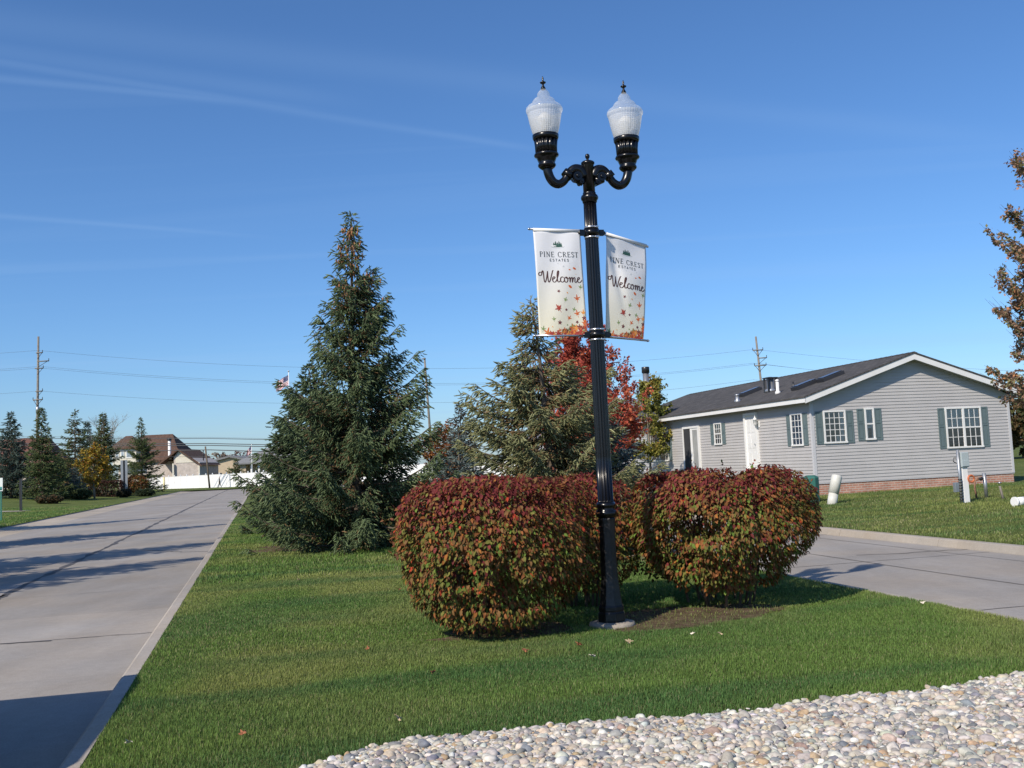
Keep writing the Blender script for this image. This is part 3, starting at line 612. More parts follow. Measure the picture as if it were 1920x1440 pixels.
q = np.array([p for p in cpos[100:]]).reshape(-1, 3); print('cones', len(cpos)); V = (q[:, None]+CVa[None]).reshape(-1, 3); F = np.concatenate([np.array(CF)+i*len(CV) for i in range(len(q))])
tag(npmesh('cones', V, F, M_cone, parent=big, smooth=True), kind='stuff')
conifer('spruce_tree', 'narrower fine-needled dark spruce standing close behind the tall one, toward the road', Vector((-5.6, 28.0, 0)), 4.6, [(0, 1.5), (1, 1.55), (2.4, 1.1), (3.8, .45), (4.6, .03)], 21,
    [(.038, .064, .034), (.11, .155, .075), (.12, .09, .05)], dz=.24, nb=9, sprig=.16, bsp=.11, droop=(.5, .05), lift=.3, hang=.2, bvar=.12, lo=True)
# ---- the olive spruce behind the shrubs: thin, crooked, long drooping boughs
def asym_ol(az, z):
    c = math.cos(az)
    if z > 1.7: return 1-.34*c
    return 1-.10*c
conifer('spruce_tree', 'ragged olive-green spruce with long uneven boughs behind the left shrub and lamp', Vector((.62, 16.9, 0)), 4.40,
    [(0, 1.6), (.6, 2.0), (1.3, 1.85), (1.75, 1.2), (2.2, 1.30), (2.7, 1.25), (3.0, .72), (3.3, .42), (3.7, .32), (4.1, .18), (4.4, .05)], 34,
    [(.13, .148, .066), (.33, .33, .165), (.24, .16, .08)], dz=.19, nb=8, sprig=.115, bsp=.045, droop=(.22, .06), lift=.26, asym=asym_ol, brown=.45, lean=(-.25, 0), hang=.55, bvar=.38, blen=.29, skip=.12, tr=.09)
BLU = [(.07, .105, .10), (.23, .29, .275), (.15, .11, .07)]
conifer('spruce_tree', 'small blue-grey spruce right of the lamp post between the shrubs and the grey house', Vector((1.72, 18.0, 0)), 2.25, [(0, .7), (.6, .78), (1.3, .60), (2, .22), (2.25, .04)], 41, BLU, dz=.15, nb=8, sprig=.10, bsp=.08, droop=(.5, .1), lift=.25, hang=.15, blen=.3, tr=.05)
conifer('spruce_tree', 'small blue spruce between the tall dark spruce and the olive spruce', Vector((-1.5, 27, 0)), 2.5, [(0, 1.0), (.8, .95), (1.6, .55), (2.5, .04)], 42, BLU, dz=.2, nb=8, sprig=.13, bsp=.12, droop=(.5, .1), hang=.1, lo=True, tr=.06)
p = at(862, 768, 62); p.z = 0
conifer('spruce_tree', 'distant dark brownish spruce tip poking up left of the olive spruce', Vector((p.x, 62, .1)), 5.2, [(0, 1.7), (2, 1.4), (4, .6), (5.2, .05)], 43, [(.035, .045, .03), (.09, .085, .06), (.14, .08, .05)], dz=.32, nb=7, sprig=.22, bsp=.2, lo=True, brown=.5)

# ---- left side: evergreens beyond the lawn
def far_con(px, top, Y, rad, seed, label, cols, prof=None, **k):
    p = at(px, top, Y); z0 = gz(p); H = p.z-z0; prof = prof or [(0, rad), (H*.15, rad), (H*.5, rad*.68), (H*.8, rad*.28), (H, .05)]
    kw = dict(dz=.36, nb=8, sprig=.27, bsp=.20, droop=(.45, -.05), hang=.15, lo=True, group='evergreens beyond the left lawn', brown=.15, blen=.34); kw.update(k)
    return conifer('spruce_tree', label, Vector((p.x, p.y, z0)), H, prof, seed, cols, **kw)
BG2 = [(.045, .078, .062), (.15, .20, .165), (.12, .09, .05)]; GR2 = [(.044, .074, .030), (.15, .19, .075), (.22, .14, .07)]
far_con(20, 774, 88, 1.75, 51, 'broad blue-green spruce at the left edge of the photo', BG2)
far_con(78, 770, 86, 1.5, 52, 'full dark green spruce in front of the tall power pole', GR2)
far_con(140, 767, 108, 2.1, 53, 'spruce with level open boughs and brown cones right of the power pole', GR2, dz=.62, droop=(.1, -.1), brown=.5)
far_con(163, 792, 116, 1.5, 54, 'slim blue spruce behind the yellow tree', BG2)
far_con(193, 775, 104, 2.0, 55, 'dark spruce with reddish cones just right of the bare tree', GR2, brown=.5)
far_con(264, 783, 128, 2.6, 56, 'spruce standing alone in front of the brown-roofed house', GR2, prof=[(0, 2.4), (2, 2.6), (4, 1.9), (6, 1.2), (7.2, .5), (9, .05)], dz=.5)
far_con(137, 876, 92, 1.1, 57, 'knee-high blue spruce beside the yellow tree trunk', BLU, dz=.25, sprig=.2, bsp=.2)
far_con(108, 855, 90, 1.2, 58, 'low olive evergreen filling the gap left of the small blue spruce', GR2, dz=.3)
far_con(442, 862, 172, 1.4, 59, 'rounded evergreen behind the white fence left of the grey-roofed house', GR2, prof=[(0, 1.6), (1.5, 1.8), (2.6, 1.2), (3.6, .2)])
# off to the left of the frame: the spruces whose shadows fall over the left road
for i, (x, y, h, rd) in enumerate([(-14.9, 11.6, 11.0, 2.5), (-16.0, 16.6, 11.0, 2.5), (-18.8, 26.6, 11.0, 2.1), (-24.2, 35.6, 11.0, 1.8)]):
    conifer('spruce_tree', ['tall dark spruce by the left road nearest the camera, shading the concrete', 'second tall spruce by the left road, just beyond the nearest one', 'third tall spruce by the left road, counted from the camera', 'fourth and farthest tall spruce by the left road'][i],
        Vector((x, y, 0)), h, [(0, rd*.8), (h*.12, rd), (h*.5, rd*.75), (h*.8, rd*.35), (h, .05)], 61+i, DG, dz=.40, nb=7, sprig=.26, bsp=.22, lo=True, group='tall spruces by the left road')

# ---- broadleaf trees: limbs grown to clumps inside an envelope, leaves along the outer twigs
def broadleaf(name, label, loc, trunk_h, tr, clumps, leaf, nleaf, cols, seed, cat='tree', group=None, spread=.35, mat=None, bend=.4, tips=5, up_bias=.3, lobed=False):
    r = np.random.default_rng(seed); rr = random.Random(seed); root = empty(name, loc, 0, label, cat, group)
    top = max(c[2] for c in clumps); tk = MB(); cz = np.linspace(0, 1, 7); tp = lambda k: Vector((.05*math.sin(k*5+seed)*tr*8, .05*math.cos(k*4+seed)*tr*8, top*.92*k))
    tk.tube([tp(k) for k in cz], [tr*(1-.9*k)+.006 for k in cz], 8); br = MB(); LP, LA = [], []
    for (x, y, z, cr) in clumps:
        e = Vector((x, y, z)); k0 = min(.9, max(trunk_h/top/.92, (z-(Vector((x, y, 0)).length*(.55+up_bias)))/top/.92)); a = tp(k0); m = a.lerp(e, .5)+Vector((0, 0, -bend*(e-a).length*.15))
        w = max(.006, tr*.30*min(1, cr*1.5)); br.tube([a, a.lerp(m, .5)+Vector((0, 0, .02)), m, m.lerp(e, .6), e], [w, w*.8, w*.6, w*.4, w*.2], 5, cap=False)
        dirm = (e-a).normalized()
        for t_ in range(tips):
            q = m.lerp(e, rr.uniform(.2, 1)); d = (dirm*.8+Vector((rr.gauss(0, .6), rr.gauss(0, .6), rr.gauss(.15, .45)))).normalized(); l = cr*rr.uniform(.5, 1.15); f = q+d*l
            br.tube([q, (q+f)/2+Vector((0, 0, l*.06)), f], [w*.3, w*.2, w*.08], 3, cap=False)
            n = max(2, int(nleaf*rr.uniform(.6, 1.3))); u = r.uniform(.15, 1.05, n); P = np.array(q)[None]+np.array(f-q)[None]*u[:, None]+r.normal(0, cr*spread*.32, (n, 3)); LP.append(P)
            LA.append(norm(np.array(d)[None]*.5+r.normal(0, .7, (n, 3))+np.array([0, 0, -.35])))
    tk.build('trunk', mat or M_barkg, root, recalc=False); br.build('branches', mat or M_barkg, root, recalc=False)
    if nleaf:
        P = np.concatenate(LP); A = np.concatenate(LA); n = len(P); up = norm(r.normal(0, .6, (n, 3))+np.array([0, -.15, .75])); nz = vnoise(P, 1.6/max(.4, top/6), seed)
        cl = np.array([c[0] for c in cols]); w = np.array([c[1] for c in cols]); w = w/w.sum(); i = ((w.cumsum()[None] < np.clip(.55*r.random(n)+.45*nz*1.6-.1, 0, .999)[:, None]).sum(1)).clip(0, len(w)-1)
        col = cl[i]*r.uniform(.7, 1.3, (n, 1)); V, F, C = expand(LQ, LQF, P, A, up, leaf*r.uniform(.6, 1.25, n), col); npmesh('crown', V, F, M_leaf, C, root)
    return root
def env(n, seed, f, cr): 
    rr = random.Random(seed); o = []
    while len(o) < n:
        c = f(rr)
        if c: o.append((*c, cr*rr.uniform(.7, 1.25)))
    return o
# red maple across the right road, upswept limbs
def maple(rr):
    z = rr.uniform(1.4, 6.3); R_ = np.interp(z, [1.2, 2.2, 3.6, 5, 6, 6.8], [1.6, 2.5, 2.4, 1.7, 1.0, .3]); a = rr.uniform(0, 6.283); k = R_*math.sqrt(rr.random()); return (k*math.cos(a), k*math.sin(a), z)
broadleaf('maple_tree', 'bright red autumn maple behind the olive spruce and lamp post', Vector((2.70, 37.2, .1)), 1.2, .12, env(180, 5, maple, .46), .12, 42,
    [((.28, .055, .04), 3), ((.42, .085, .055), 4), ((.48, .15, .07), 2.5), ((.20, .08, .045), 1)], 5, spread=.42, up_bias=.9, tips=5)
def pear(rr):
    z = rr.uniform(1.5, 4.7); R_ = np.interp(z, [1.3, 2.0, 3.0, 4, 4.9], [.7, 1.35, 1.25, .8, .25]); a = rr.uniform(0, 6.283); k = R_*math.sqrt(rr.random()); return (k*math.cos(a)+.12*(z-2), k*math.sin(a), z)
broadleaf('pear_tree', 'slender young yellow-green tree in front of the far end of the grey house', Vector((5.80, 44.0, .15)), 1.2, .06, env(95, 6, pear, .36), .12, 26,
    [((.11, .135, .03), 3), ((.23, .23, .05), 4), ((.33, .27, .06), 2), ((.28, .13, .04), 1)], 6, spread=.4, up_bias=.8, tips=4)
# right oak, trunk outside the frame, layered level boughs
oak = []; ro = random.Random(9)
for (px, py, Y, n) in [(1905, 300, 24.2, 7), (1895, 282, 23.6, 3), (1915, 318, 24.0, 6), (1880, 385, 24, 4), (1900, 405, 24.3, 8), (1925, 398, 25, 8), (1850, 428, 24, 3), (1872, 440, 24, 5), (1895, 452, 24.2, 9), (1918, 470, 24, 9), (1862, 500, 23.8, 3), (1880, 520, 24, 6),
        (1900, 540, 24, 10), (1915, 515, 24.6, 9), (1850, 556, 24, 4), (1868, 572, 24, 6), (1890, 580, 24, 8), (1912, 575, 24.5, 8), (1880, 606, 24, 2), (1908, 598, 24, 5), (1893, 645, 24, 5), (1912, 650, 24.3, 7), (1915, 628, 24.3, 5),
        (1850, 690, 24, 5), (1868, 702, 24, 4), (1890, 700, 24.3, 5), (1908, 712, 24, 8), (1893, 735, 24, 5), (1915, 740, 24, 8), (1940, 300, 25, 10), (1960, 420, 24, 14), (1950, 520, 24.5, 16), (1960, 620, 24, 14), (1955, 710, 24, 14)]:
    for j in range(max(3, int(n*.95))):
        q = at(px+ro.gauss(0, 7), py+ro.gauss(0, 6), Y+ro.uniform(-.5, .5)); oak.append((q.x-14.1, q.y-24.4, q.z-.15, ro.uniform(.13, .22)))
for j in range(230):
    a = ro.uniform(0, 6.28); z = ro.uniform(2.6, 9.3); k = np.interp(z, [2.4, 4, 6.5, 9.3], [2.6, 3.0, 2.3, .5])*math.sqrt(ro.random()); x, y = k*math.cos(a), k*math.sin(a)
    if x < -1.55: continue
    oak.append((x, y, z, .34))
broadleaf('oak_tree', 'oak with russet and brown leaves whose boughs reach in from the right edge', Vector((14.1, 24.4, .15)), 1.9, .16, oak, .095, 17,
    [((.23, .135, .09), 3), ((.36, .22, .145), 4), ((.20, .19, .09), 3), ((.44, .20, .09), 1.5)], 10, spread=.55, up_bias=.3, tips=4, mat=M_bark)
def ell(cx, cy, cz, rx, ry, rz):
    def f(rr):
        a, b, c = rr.uniform(-1, 1), rr.uniform(-1, 1), rr.uniform(-1, 1)
        return (cx+a*rx, cy+b*ry, cz+c*rz) if a*a+b*b+c*c < 1 else None
    return f
def far_tree(px, top, Y, w, seed, label, cols, hb=1.5, leaf=.3, n=60, nl=14, name='autumn_tree', group='broadleaf trees in the distance', cr=.7, tips=4, cat='tree'):
    p = at(px, top, Y); z0 = gz(p); H = p.z-z0; rz = (H-hb)/2; return broadleaf(name, label, Vector((p.x, p.y, z0)), hb*.8, max(.07, H*.018), env(n, seed, ell(0, 0, hb+rz, w, w, rz*.95), cr), leaf, nl, cols, seed, cat=cat, group=group, tips=tips)
OR = [((.28, .12, .035), 3), ((.20, .07, .03), 2), ((.15, .14, .035), 2)]; YL = [((.36, .22, .025), 4), ((.24, .19, .03), 3), ((.30, .12, .025), 1.5), ((.12, .14, .03), 1)]
BRG = [((.08, .085, .03), 3), ((.11, .075, .035), 3), ((.05, .065, .025), 2)]
far_tree(824, 792, 60, 1.1, 71, 'small orange-brown tree seen between the two big spruces', OR, .6, .2, 40, 16)
far_tree(176, 832, 94, 1.75, 72, 'young yellow tree with a thin pale trunk on the left lawn', YL, 1.0, .22, 60, 16, cr=.5)
far_tree(1938, 740, 62, 3.0, 73, 'dark brown-green tree behind the right end of the grey house', BRG, .6, .3, 90, 22, cr=.8)
far_tree(2010, 725, 66, 3.6, 74, 'bigger brown-green tree at the right edge beyond the oak', BRG, .6, .3, 60, 18, cr=.8)
far_tree(407, 850, 260, 3.5, 75, 'hazy tan tree behind the leaning pole', [((.22, .17, .12), 1), ((.2, .13, .09), 1)], 1, .7, 40, 8, cr=1.5)
far_tree(439, 848, 250, 3.5, 76, 'hazy reddish tree left of the far flag', [((.24, .13, .11), 1), ((.17, .12, .09), 1)], 1, .7, 40, 8, cr=1.5)
far_tree(470, 852, 240, 4.5, 77, 'hazy grey-brown tree behind the grey roof', [((.18, .14, .11), 1), ((.2, .13, .09), 1)], 1, .7, 40, 8, cr=1.5)
far_tree(60, 822, 150, 6, 78, 'dark red-brown tree mass between the left spruces', [((.10, .05, .035), 1), ((.07, .05, .03), 1)], .5, .5, 60, 12, cr=1.6)
# the bare tree
p = at(195, 765, 112); z0 = gz(p); bt = empty('bare_tree', (p.x, p.y, z0), 0, 'leafless grey tree with thin twigs above the yellow tree', 'tree'); mb = MB(); rb = random.Random(8); H_ = p.z-z0
mb.tube([(0, 0, 0), (.1, 0, H_*.3), (0, .1, H_*.6)], [.13, .09, .05], 6); tw = MB()
def grow(q, d, l, w, k):
    e = q+d*l; m_ = (q+e)/2+Vector((rb.gauss(0, .05), 0, rb.gauss(0, .05)))*l; tw.tube([q, m_, e], [w, w*.8, w*.55], 4, cap=False)
    if k:
        for j in range(3): grow(q.lerp(e, rb.uniform(.4, 1)), (d+Vector((rb.gauss(0, .55), rb.gauss(0, .55), rb.gauss(.12, .3)))).normalized(), l*rb.uniform(.55, .8), w*.6, k-1)
for j in range(9): grow(Vector((.05, 0, H_*rb.uniform(.25, .6))), Vector((rb.uniform(-.8, .8), rb.uniform(-.6, .6), 1)).normalized(), H_*.22, .045, 4)
mb.build('trunk', M_barkg, bt); tw.build('branches', M_barkg, bt, recalc=False)
# low bushes on the left
def bush(name, label, px, base, Y, rx, h, seed, cols, n=2500, leaf=.16, boxy=False, cat='bush', group='bushes at the far end of the left lawn'):
    q = at(px, base, Y); z0 = gz(q); r = np.random.default_rng(seed); root = empty(name, Vector((q.x, q.y, z0)), YAW if boxy else 0, label, cat, group)
    if boxy:
        P = r.uniform(-1, 1, (n, 3)); ax_ = r.integers(0, 3, n); P[np.arange(n), ax_] = np.sign(P[np.arange(n), ax_]+1e-9)*r.uniform(.93, 1.02, n); P = P*np.array([rx, rx*.5, h/2])+np.array([0, 0, h/2])
    else:
        d = norm(r.normal(0, 1, (n, 3))); P = d*r.uniform(.75, 1.03, n)[:, None]*(1+.18*(vnoise(d+3, 2.2, seed)-.5))[:, None]; P[:, 2] = (P[:, 2]*.5+.5)**.8*1.0; P = P*np.array([rx, rx*.9, h])
    P = P[P[:, 2] > 0]; n = len(P); cl = np.array(cols); col = cl[r.integers(0, len(cl), n)]*r.uniform(.7, 1.3, (n, 1))
    V, F, C = expand(LQ, LQF, P, r.normal(0, 1, (n, 3)), r.normal(0, .6, (n, 3))+np.array([0, 0, 1.]), leaf*r.uniform(.6, 1.3, n), col); npmesh('foliage', V, F, M_leaf, C, root)
    m = MB(); [m.tube([(math.cos(i)*.1, math.sin(i)*.1, 0), (math.cos(i)*rx*.5, math.sin(i)*rx*.5, h*.7)], [.03, .01], 5) for i in range(6)]; m.build('stems', M_barkg, root); return root
bush('orange_bush', 'rounded orange and green bush right of the grey sign', 257, 915, 104, 1.15, 2.15, 81, [(.26, .10, .03), (.20, .08, .03), (.10, .11, .03)], cat='bush')
bush('clipped_hedge', 'dark maroon box-clipped hedge behind the yellow tree', 198, 924, 102, 1.55, 1.55, 82, [(.05, .022, .018), (.07, .03, .02)], boxy=True, cat='hedge')
bush('juniper_bush', 'low dark green juniper in front of the orange bush', 272, 916, 101, .9, .7, 83, [(.03, .045, .025), (.05, .07, .03)])
bush('juniper_bush', 'low green juniper left of the yellow tree trunk', 152, 922, 90, .9, .9, 84, [(.04, .06, .025), (.07, .09, .035)])
bush('juniper_bush', 'low juniper with a few orange leaves at the foot of the full dark spruce', 92, 916, 78, 1.0, .6, 85, [(.05, .06, .03), (.12, .07, .035)])
bush('juniper_bush', 'small dark juniper at the foot of the grey sign', 232, 922, 98, .7, .8, 86, [(.03, .035, .022), (.06, .05, .03)])
bush('juniper_bush', 'low clipped red shrub far down the median seen between the two big spruces', 815, 895, 60, 1.2, .5, 87, [(.12, .03, .025), (.16, .05, .03)])
bush('bush', 'dark bush behind the white fence beside the brown-roofed house', 402, 888, 168, 1.6, 2.1, 88, [(.05, .03, .025), (.06, .05, .03)])
# ---------------------------------------------------------------- the lamp
M_blk = pbr('black_gloss_paint', (.004, .004, .005), .24, .15, 8, spec=.45); M_blk2 = pbr('black_paint_worn', (.007, .007, .008), .40, .6, 22, .25, 70)
LP_ = Vector((.856, 9.906, 0)); lamp = empty('street_lamp', LP_, YAW, 'tall black fluted lamp post with two glass lanterns, standing between the red shrubs', 'street lamp')
MB().lathe([(.20, -.05), (.225, .0), (.215, .035), (.16, .045)], 40).build('concrete_footing', M_gut2, lamp)
MB().lathe([(.132, .035), (.137, .06), (.135, .125), (.122, .14), (.128, .155), (.128, .185), (.118, .20), (.108, .26), (.097, .36), (.088, .45), (.083, .60), (.081, .85), (.086, .98), (.090, 1.02), (.078, 1.04)], 8, smooth=False).build('base', M_blk2, lamp, bevel=.006)
MB().lathe([(.078, 1.03), (.098, 1.05), (.107, 1.075), (.098, 1.10), (.084, 1.115), (.092, 1.14), (.100, 1.155), (.092, 1.17), (.080, 1.185)], 40).build('collar', M_blk, lamp)
MB().lathe([(.0765, 1.18), (.0765, 1.20)]+[(.0765-(.0125)*k, 1.2+2.97*k) for k in np.linspace(0, 1, 8)], 112, flute=14, depth=.0105).build('fluted_pole', M_blk, lamp)
MB().lathe([(.064, 4.14), (.072, 4.145), (.072, 4.16), (.084, 4.175), (.088, 4.195), (.080, 4.215), (.066, 4.225), (.066, 4.24), (.0600, 4.25)], 40).build('collar', M_blk, lamp)
MB().lathe([(.059, 4.24), (.058, 4.52), (.060, 4.525), (.068, 4.535), (.068, 4.55), (.055, 4.562), (.03, 4.572), (.012, 4.578), (.012, 4.588), (.021, 4.60), (.024, 4.618), (.018, 4.635), (.004, 4.642)], 36).build('top_post', M_blk, lamp)
for sg in (-1, 1):
    arm = MB(); P_ = [(.05, 4.40), (.085, 4.462), (.135, 4.478), (.18, 4.455), (.222, 4.402), (.262, 4.352), (.315, 4.325), (.365, 4.343), (.400, 4.392), (.418, 4.45), (.424, 4.50)]
    pts = []                                                    # Catmull-Rom through the S of the arm
    for i in range(len(P_)-1):
        a, b, c, d = [np.array(P_[max(0, min(len(P_)-1, i+k))]) for k in (-1, 0, 1, 2)]
        for t_ in (0, .25, .5, .75): pts.append(.5*((2*b)+(-a+c)*t_+(2*a-5*b+4*c-d)*t_*t_+(-a+3*b-3*c+d)*t_**3))
    pts.append(np.array(P_[-1])); rad = np.interp(np.linspace(0, 1, len(pts)), [0, .12, .3, .45, .6, .8, 1], [.055, .058, .046, .040, .043, .046, .046])
    arm.tube([(sg*p[0], 0, p[1]) for p in pts], list(rad), 14)
    for (cx, cz, rr_) in ((.125, 4.40, .045), (.085, 4.345, .022)): arm.tube([(sg*cx, -.055, cz), (sg*cx, .055, cz)], [rr_, rr_], 16); arm.tube([(sg*cx, -.068, cz), (sg*cx, -.054, cz)], [rr_*.3, rr_*.5], 10)
    arm.tube([(sg*.195, 0, 4.45), (sg*.235, 0, 4.40)], [.056, .056], 14); arm.tube([(sg*.062, 0, 4.36), (sg*.155, 0, 4.385)], [.05, .035], 10)
    arm.build('arm', M_blk, lamp)
    cx = sg*.424
    sk = MB(); sk.lathe([(.052, 4.47), (.078, 4.49), (.090, 4.505), (.088, 4.52), (.078, 4.532), (.086, 4.55), (.096, 4.575), (.100, 4.590), (.118, 4.60), (.124, 4.612), (.118, 4.626), (.109, 4.632)], 36, (cx, 0, 0))
    sk.lathe([(.108, 4.63), (.110, 4.70), (.117, 4.765)], 96, (cx, 0, 0), flute=16, depth=.013); sk.lathe([(.119, 4.765), (.129, 4.785), (.131, 4.815), (.118, 4.82), (.05, 4.82)], 36, (cx, 0, 0)); sk.build('lantern_socket', M_blk, lamp)
    gl_ = MB(); zs = np.linspace(0, 1, 34); gl_.lathe([(.116+.052*k**.75+.0022*math.sin(k*75), 4.815+.215*k) for k in zs]+[(.172, 5.04), (.180, 5.055), (.182, 5.075)], 160, (cx, 0, 0), flute=40, depth=.0035, cap=False)
    gl_.build('globe', MATS.get('prism') or MATS.setdefault('prism', None) or M_blk, lamp)
    dm = MB(); dm.lathe([(.182, 5.075), (.179, 5.092), (.160, 5.112), (.132, 5.130), (.116, 5.138), (.113, 5.160), (.098, 5.180), (.078, 5.193), (.064, 5.203), (.062, 5.235), (.050, 5.255), (.032, 5.275), (.018, 5.29)], 64, (cx, 0, 0), cap=False)
    dm.build('globe_top', M_blk, lamp)
    fn = MB(); fn.lathe([(.026, 5.282), (.022, 5.30), (.011, 5.318), (.010, 5.335), (.028, 5.345), (.031, 5.354), (.014, 5.362), (.008, 5.37), (.010, 5.39), (.005, 5.41), (.001, 5.418)], 16, (cx, 0, 0)); fn.build('finial', M_blk, lamp)
    rf = MB(); rf.lathe([(.04, 4.82), (.045, 4.90), (.065, 4.94), (.07, 5.0), (.03, 5.04)], 24, (cx, 0, 0)); rf.build('lamp_bulb', M_white, lamp)
def prism():
    m = bpy.data.materials.new('prismatic_acrylic'); m.use_nodes = True; t = m.node_tree; b = t.nodes['Principled BSDF']; b.inputs['Base Color'].default_value = (.86, .87, .87, 1); b.inputs['Roughness'].default_value = .16
    tr = nn(t, 'ShaderNodeBsdfTransparent'); tl = nn(t, 'ShaderNodeBsdfTranslucent'); tl.inputs[0].default_value = (.9, .92, .93, 1)
    m1 = nn(t, 'ShaderNodeMixShader'); m1.inputs[0].default_value = .5; m2 = nn(t, 'ShaderNodeMixShader'); m2.inputs[0].default_value = .20
    t.links.new(b.outputs[0], m1.inputs[1]); t.links.new(tl.outputs[0], m1.inputs[2]); t.links.new(m1.outputs[0], m2.inputs[1]); t.links.new(tr.outputs[0], m2.inputs[2])
    t.links.new(m2.outputs[0], t.nodes['Material Output'].inputs['Surface']); return m
M_prism = prism(); M_clear = prism(); M_clear.name = 'clear_acrylic'; M_clear.node_tree.nodes['Principled BSDF'].inputs['Roughness'].default_value = .07; M_clear.node_tree.nodes['Principled BSDF'].inputs['Base Color'].default_value = (.72, .76, .80, 1); [setattr(n_.inputs[0], 'default_value', .66) for n_ in M_clear.node_tree.nodes if n_.type == 'MIX_SHADER' and abs(n_.inputs[0].default_value-.20) < .01]
for o in COL.objects:
    if o.name.startswith('globe_top'): o.data.materials[0] = M_clear
    elif o.name.startswith('globe'): o.data.materials[0] = M_prism
# banner brackets on the pole
M_band = pbr('steel_band', (.62, .62, .63), .25, .05, 5, metal=.9)
for zc_ in (3.84, 2.82):
    b_ = MB(); rp = .0765-.0125*(zc_-1.2)/2.97; b_.lathe([(rp+.002, zc_-.032), (rp+.012, zc_-.034), (rp+.012, zc_+.034), (rp+.002, zc_+.032)], 32)
    for sg, yw in ((-1, 0.0), (1, R(-2))):
        a_ = yw; dv = Vector((sg*math.cos(a_), math.sin(a_), 0)); b_.obox(dv*(rp+.03)+Vector((0, 0, zc_)), dv, Vector((-dv.y, dv.x, 0)), Vector((0, 0, 1)), .03, .02, .028)
        b_.tube([dv*(rp+.02)+Vector((0, 0, zc_)), dv*(rp+.075)+Vector((0, 0, zc_))], .016, 10)
    b_.build('banner_bracket', M_blk, lamp)
    for dz_ in (-.05, .05):
        q_ = MB(); q_.lathe([(rp+.001, zc_+dz_-.009), (rp+.006, zc_+dz_-.009), (rp+.006, zc_+dz_+.009), (rp+.001, zc_+dz_+.009)], 32); q_.box(.02, .055, -rp-.012, -rp-.002, zc_+dz_-.006, zc_+dz_+.006); q_.build('clamp_band', M_band, lamp)

# ---------------------------------------------------------------- banners
def clothmat():
    m = bpy.data.materials.new('banner_cloth'); m.use_nodes = True; t = m.node_tree; b = t.nodes['Principled BSDF']; b.inputs['Roughness'].default_value = .55
    a = nn(t, 'ShaderNodeAttribute', attribute_name='Col'); t.links.new(a.outputs['Color'], b.inputs['Base Color'])
    tl = nn(t, 'ShaderNodeBsdfTranslucent'); t.links.new(a.outputs['Color'], tl.inputs[0]); m1 = nn(t, 'ShaderNodeMixShader'); m1.inputs[0].default_value = .22
    t.links.new(b.outputs[0], m1.inputs[1]); t.links.new(tl.outputs[0], m1.inputs[2]); t.links.new(m1.outputs[0], t.nodes['Material Output'].inputs['Surface']); return m
M_cloth = clothmat()
INK = {k: pbr('ink_'+k, v, .6, .05, 9) for k, v in {'slate': (.06, .075, .085), 'brown': (.075, .028, .022), 'pine': (.022, .085, .06), 'orange': (.62, .13, .025), 'red': (.38, .045, .03), 'maroon': (.16, .03, .03), 'green': (.22, .30, .10), 'amber': (.75, .30, .06), 'silver': (.55, .58, .6)}.items()}
BW, BH = .49, 1.03
SER = {  # strokes: (points, weight); heavy stems, light hairlines, small serifs
 'P': (.62, [([(.14, 0), (.14, 1)], 1), ([(.14, .97), (.38, .97), (.54, .86), (.54, .66), (.38, .52), (.14, .52)], .6), ([(.02, 0), (.27, 0)], .4), ([(.02, 1), (.2, 1)], .4)]),
 'I': (.34, [([(.17, 0), (.17, 1)], 1), ([(.04, 0), (.30, 0)], .4), ([(.04, 1), (.30, 1)], .4)]),
 'N': (.84, [([(.16, 0), (.16, 1)], .5), ([(.16, 1), (.70, 0)], 1), ([(.70, 0), (.70, 1)], .5), ([(.04, 0), (.28, 0)], .4), ([(.02, 1), (.2, 1)], .4), ([(.58, 1), (.82, 1)], .4)]),
 'E': (.66, [([(.14, 0), (.14, 1)], 1), ([(.02, 1), (.56, 1), (.56, .86)], .45), ([(.14, .52), (.44, .52)], .45), ([(.44, .42), (.44, .62)], .4), ([(.02, 0), (.58, 0), (.60, .16)], .45)]),
 'C': (.80, [([(.70, .78), (.60, .94), (.42, 1), (.22, .9), (.10, .66), (.10, .34), (.22, .1), (.42, 0), (.60, .05), (.72, .2)], .75), ([(.70, .74), (.70, .98)], .4)]),
 'R': (.74, [([(.14, 0), (.14, 1)], 1), ([(.02, 1), (.36, .98), (.52, .88), (.52, .68), (.36, .54), (.14, .54)], .6), ([(.34, .52), (.60, .04), (.72, 0)], .9), ([(.02, 0), (.27, 0)], .4)]),
 'S': (.56, [([(.46, .80), (.38, .96), (.24, 1), (.10, .9), (.10, .7), (.30, .52), (.46, .36), (.46, .12), (.30, 0), (.14, .03), (.07, .2)], .8)]),
 'T': (.66, [([(.33, 0), (.33, 1)], 1), ([(.04, .82), (.04, 1), (.62, 1), (.62, .82)], .45), ([(.20, 0), (.46, 0)], .4)]),
 'A': (.70, [([(.06, 0), (.35, 1), (.64, 0)], 1), ([(.18, .34), (.52, .34)], .8)])}
SAN = {'E': (.56, [([(.5, 1), (.1, 1), (.1, 0), (.5, 0)], 1), ([(.1, .5), (.44, .5)], 1)]), 'S': (.6, [([(.5, .82), (.36, 1), (.16, .96), (.1, .76), (.2, .56), (.42, .46), (.5, .26), (.42, .04), (.2, 0), (.08, .18)], 1)]),
 'T': (.58, [([(.29, 0), (.29, 1)], 1), ([(.04, 1), (.54, 1)], 1)]), 'A': (.66, [([(.06, 0), (.33, 1), (.60, 0)], 1), ([(.16, .32), (.50, .32)], 1)])}
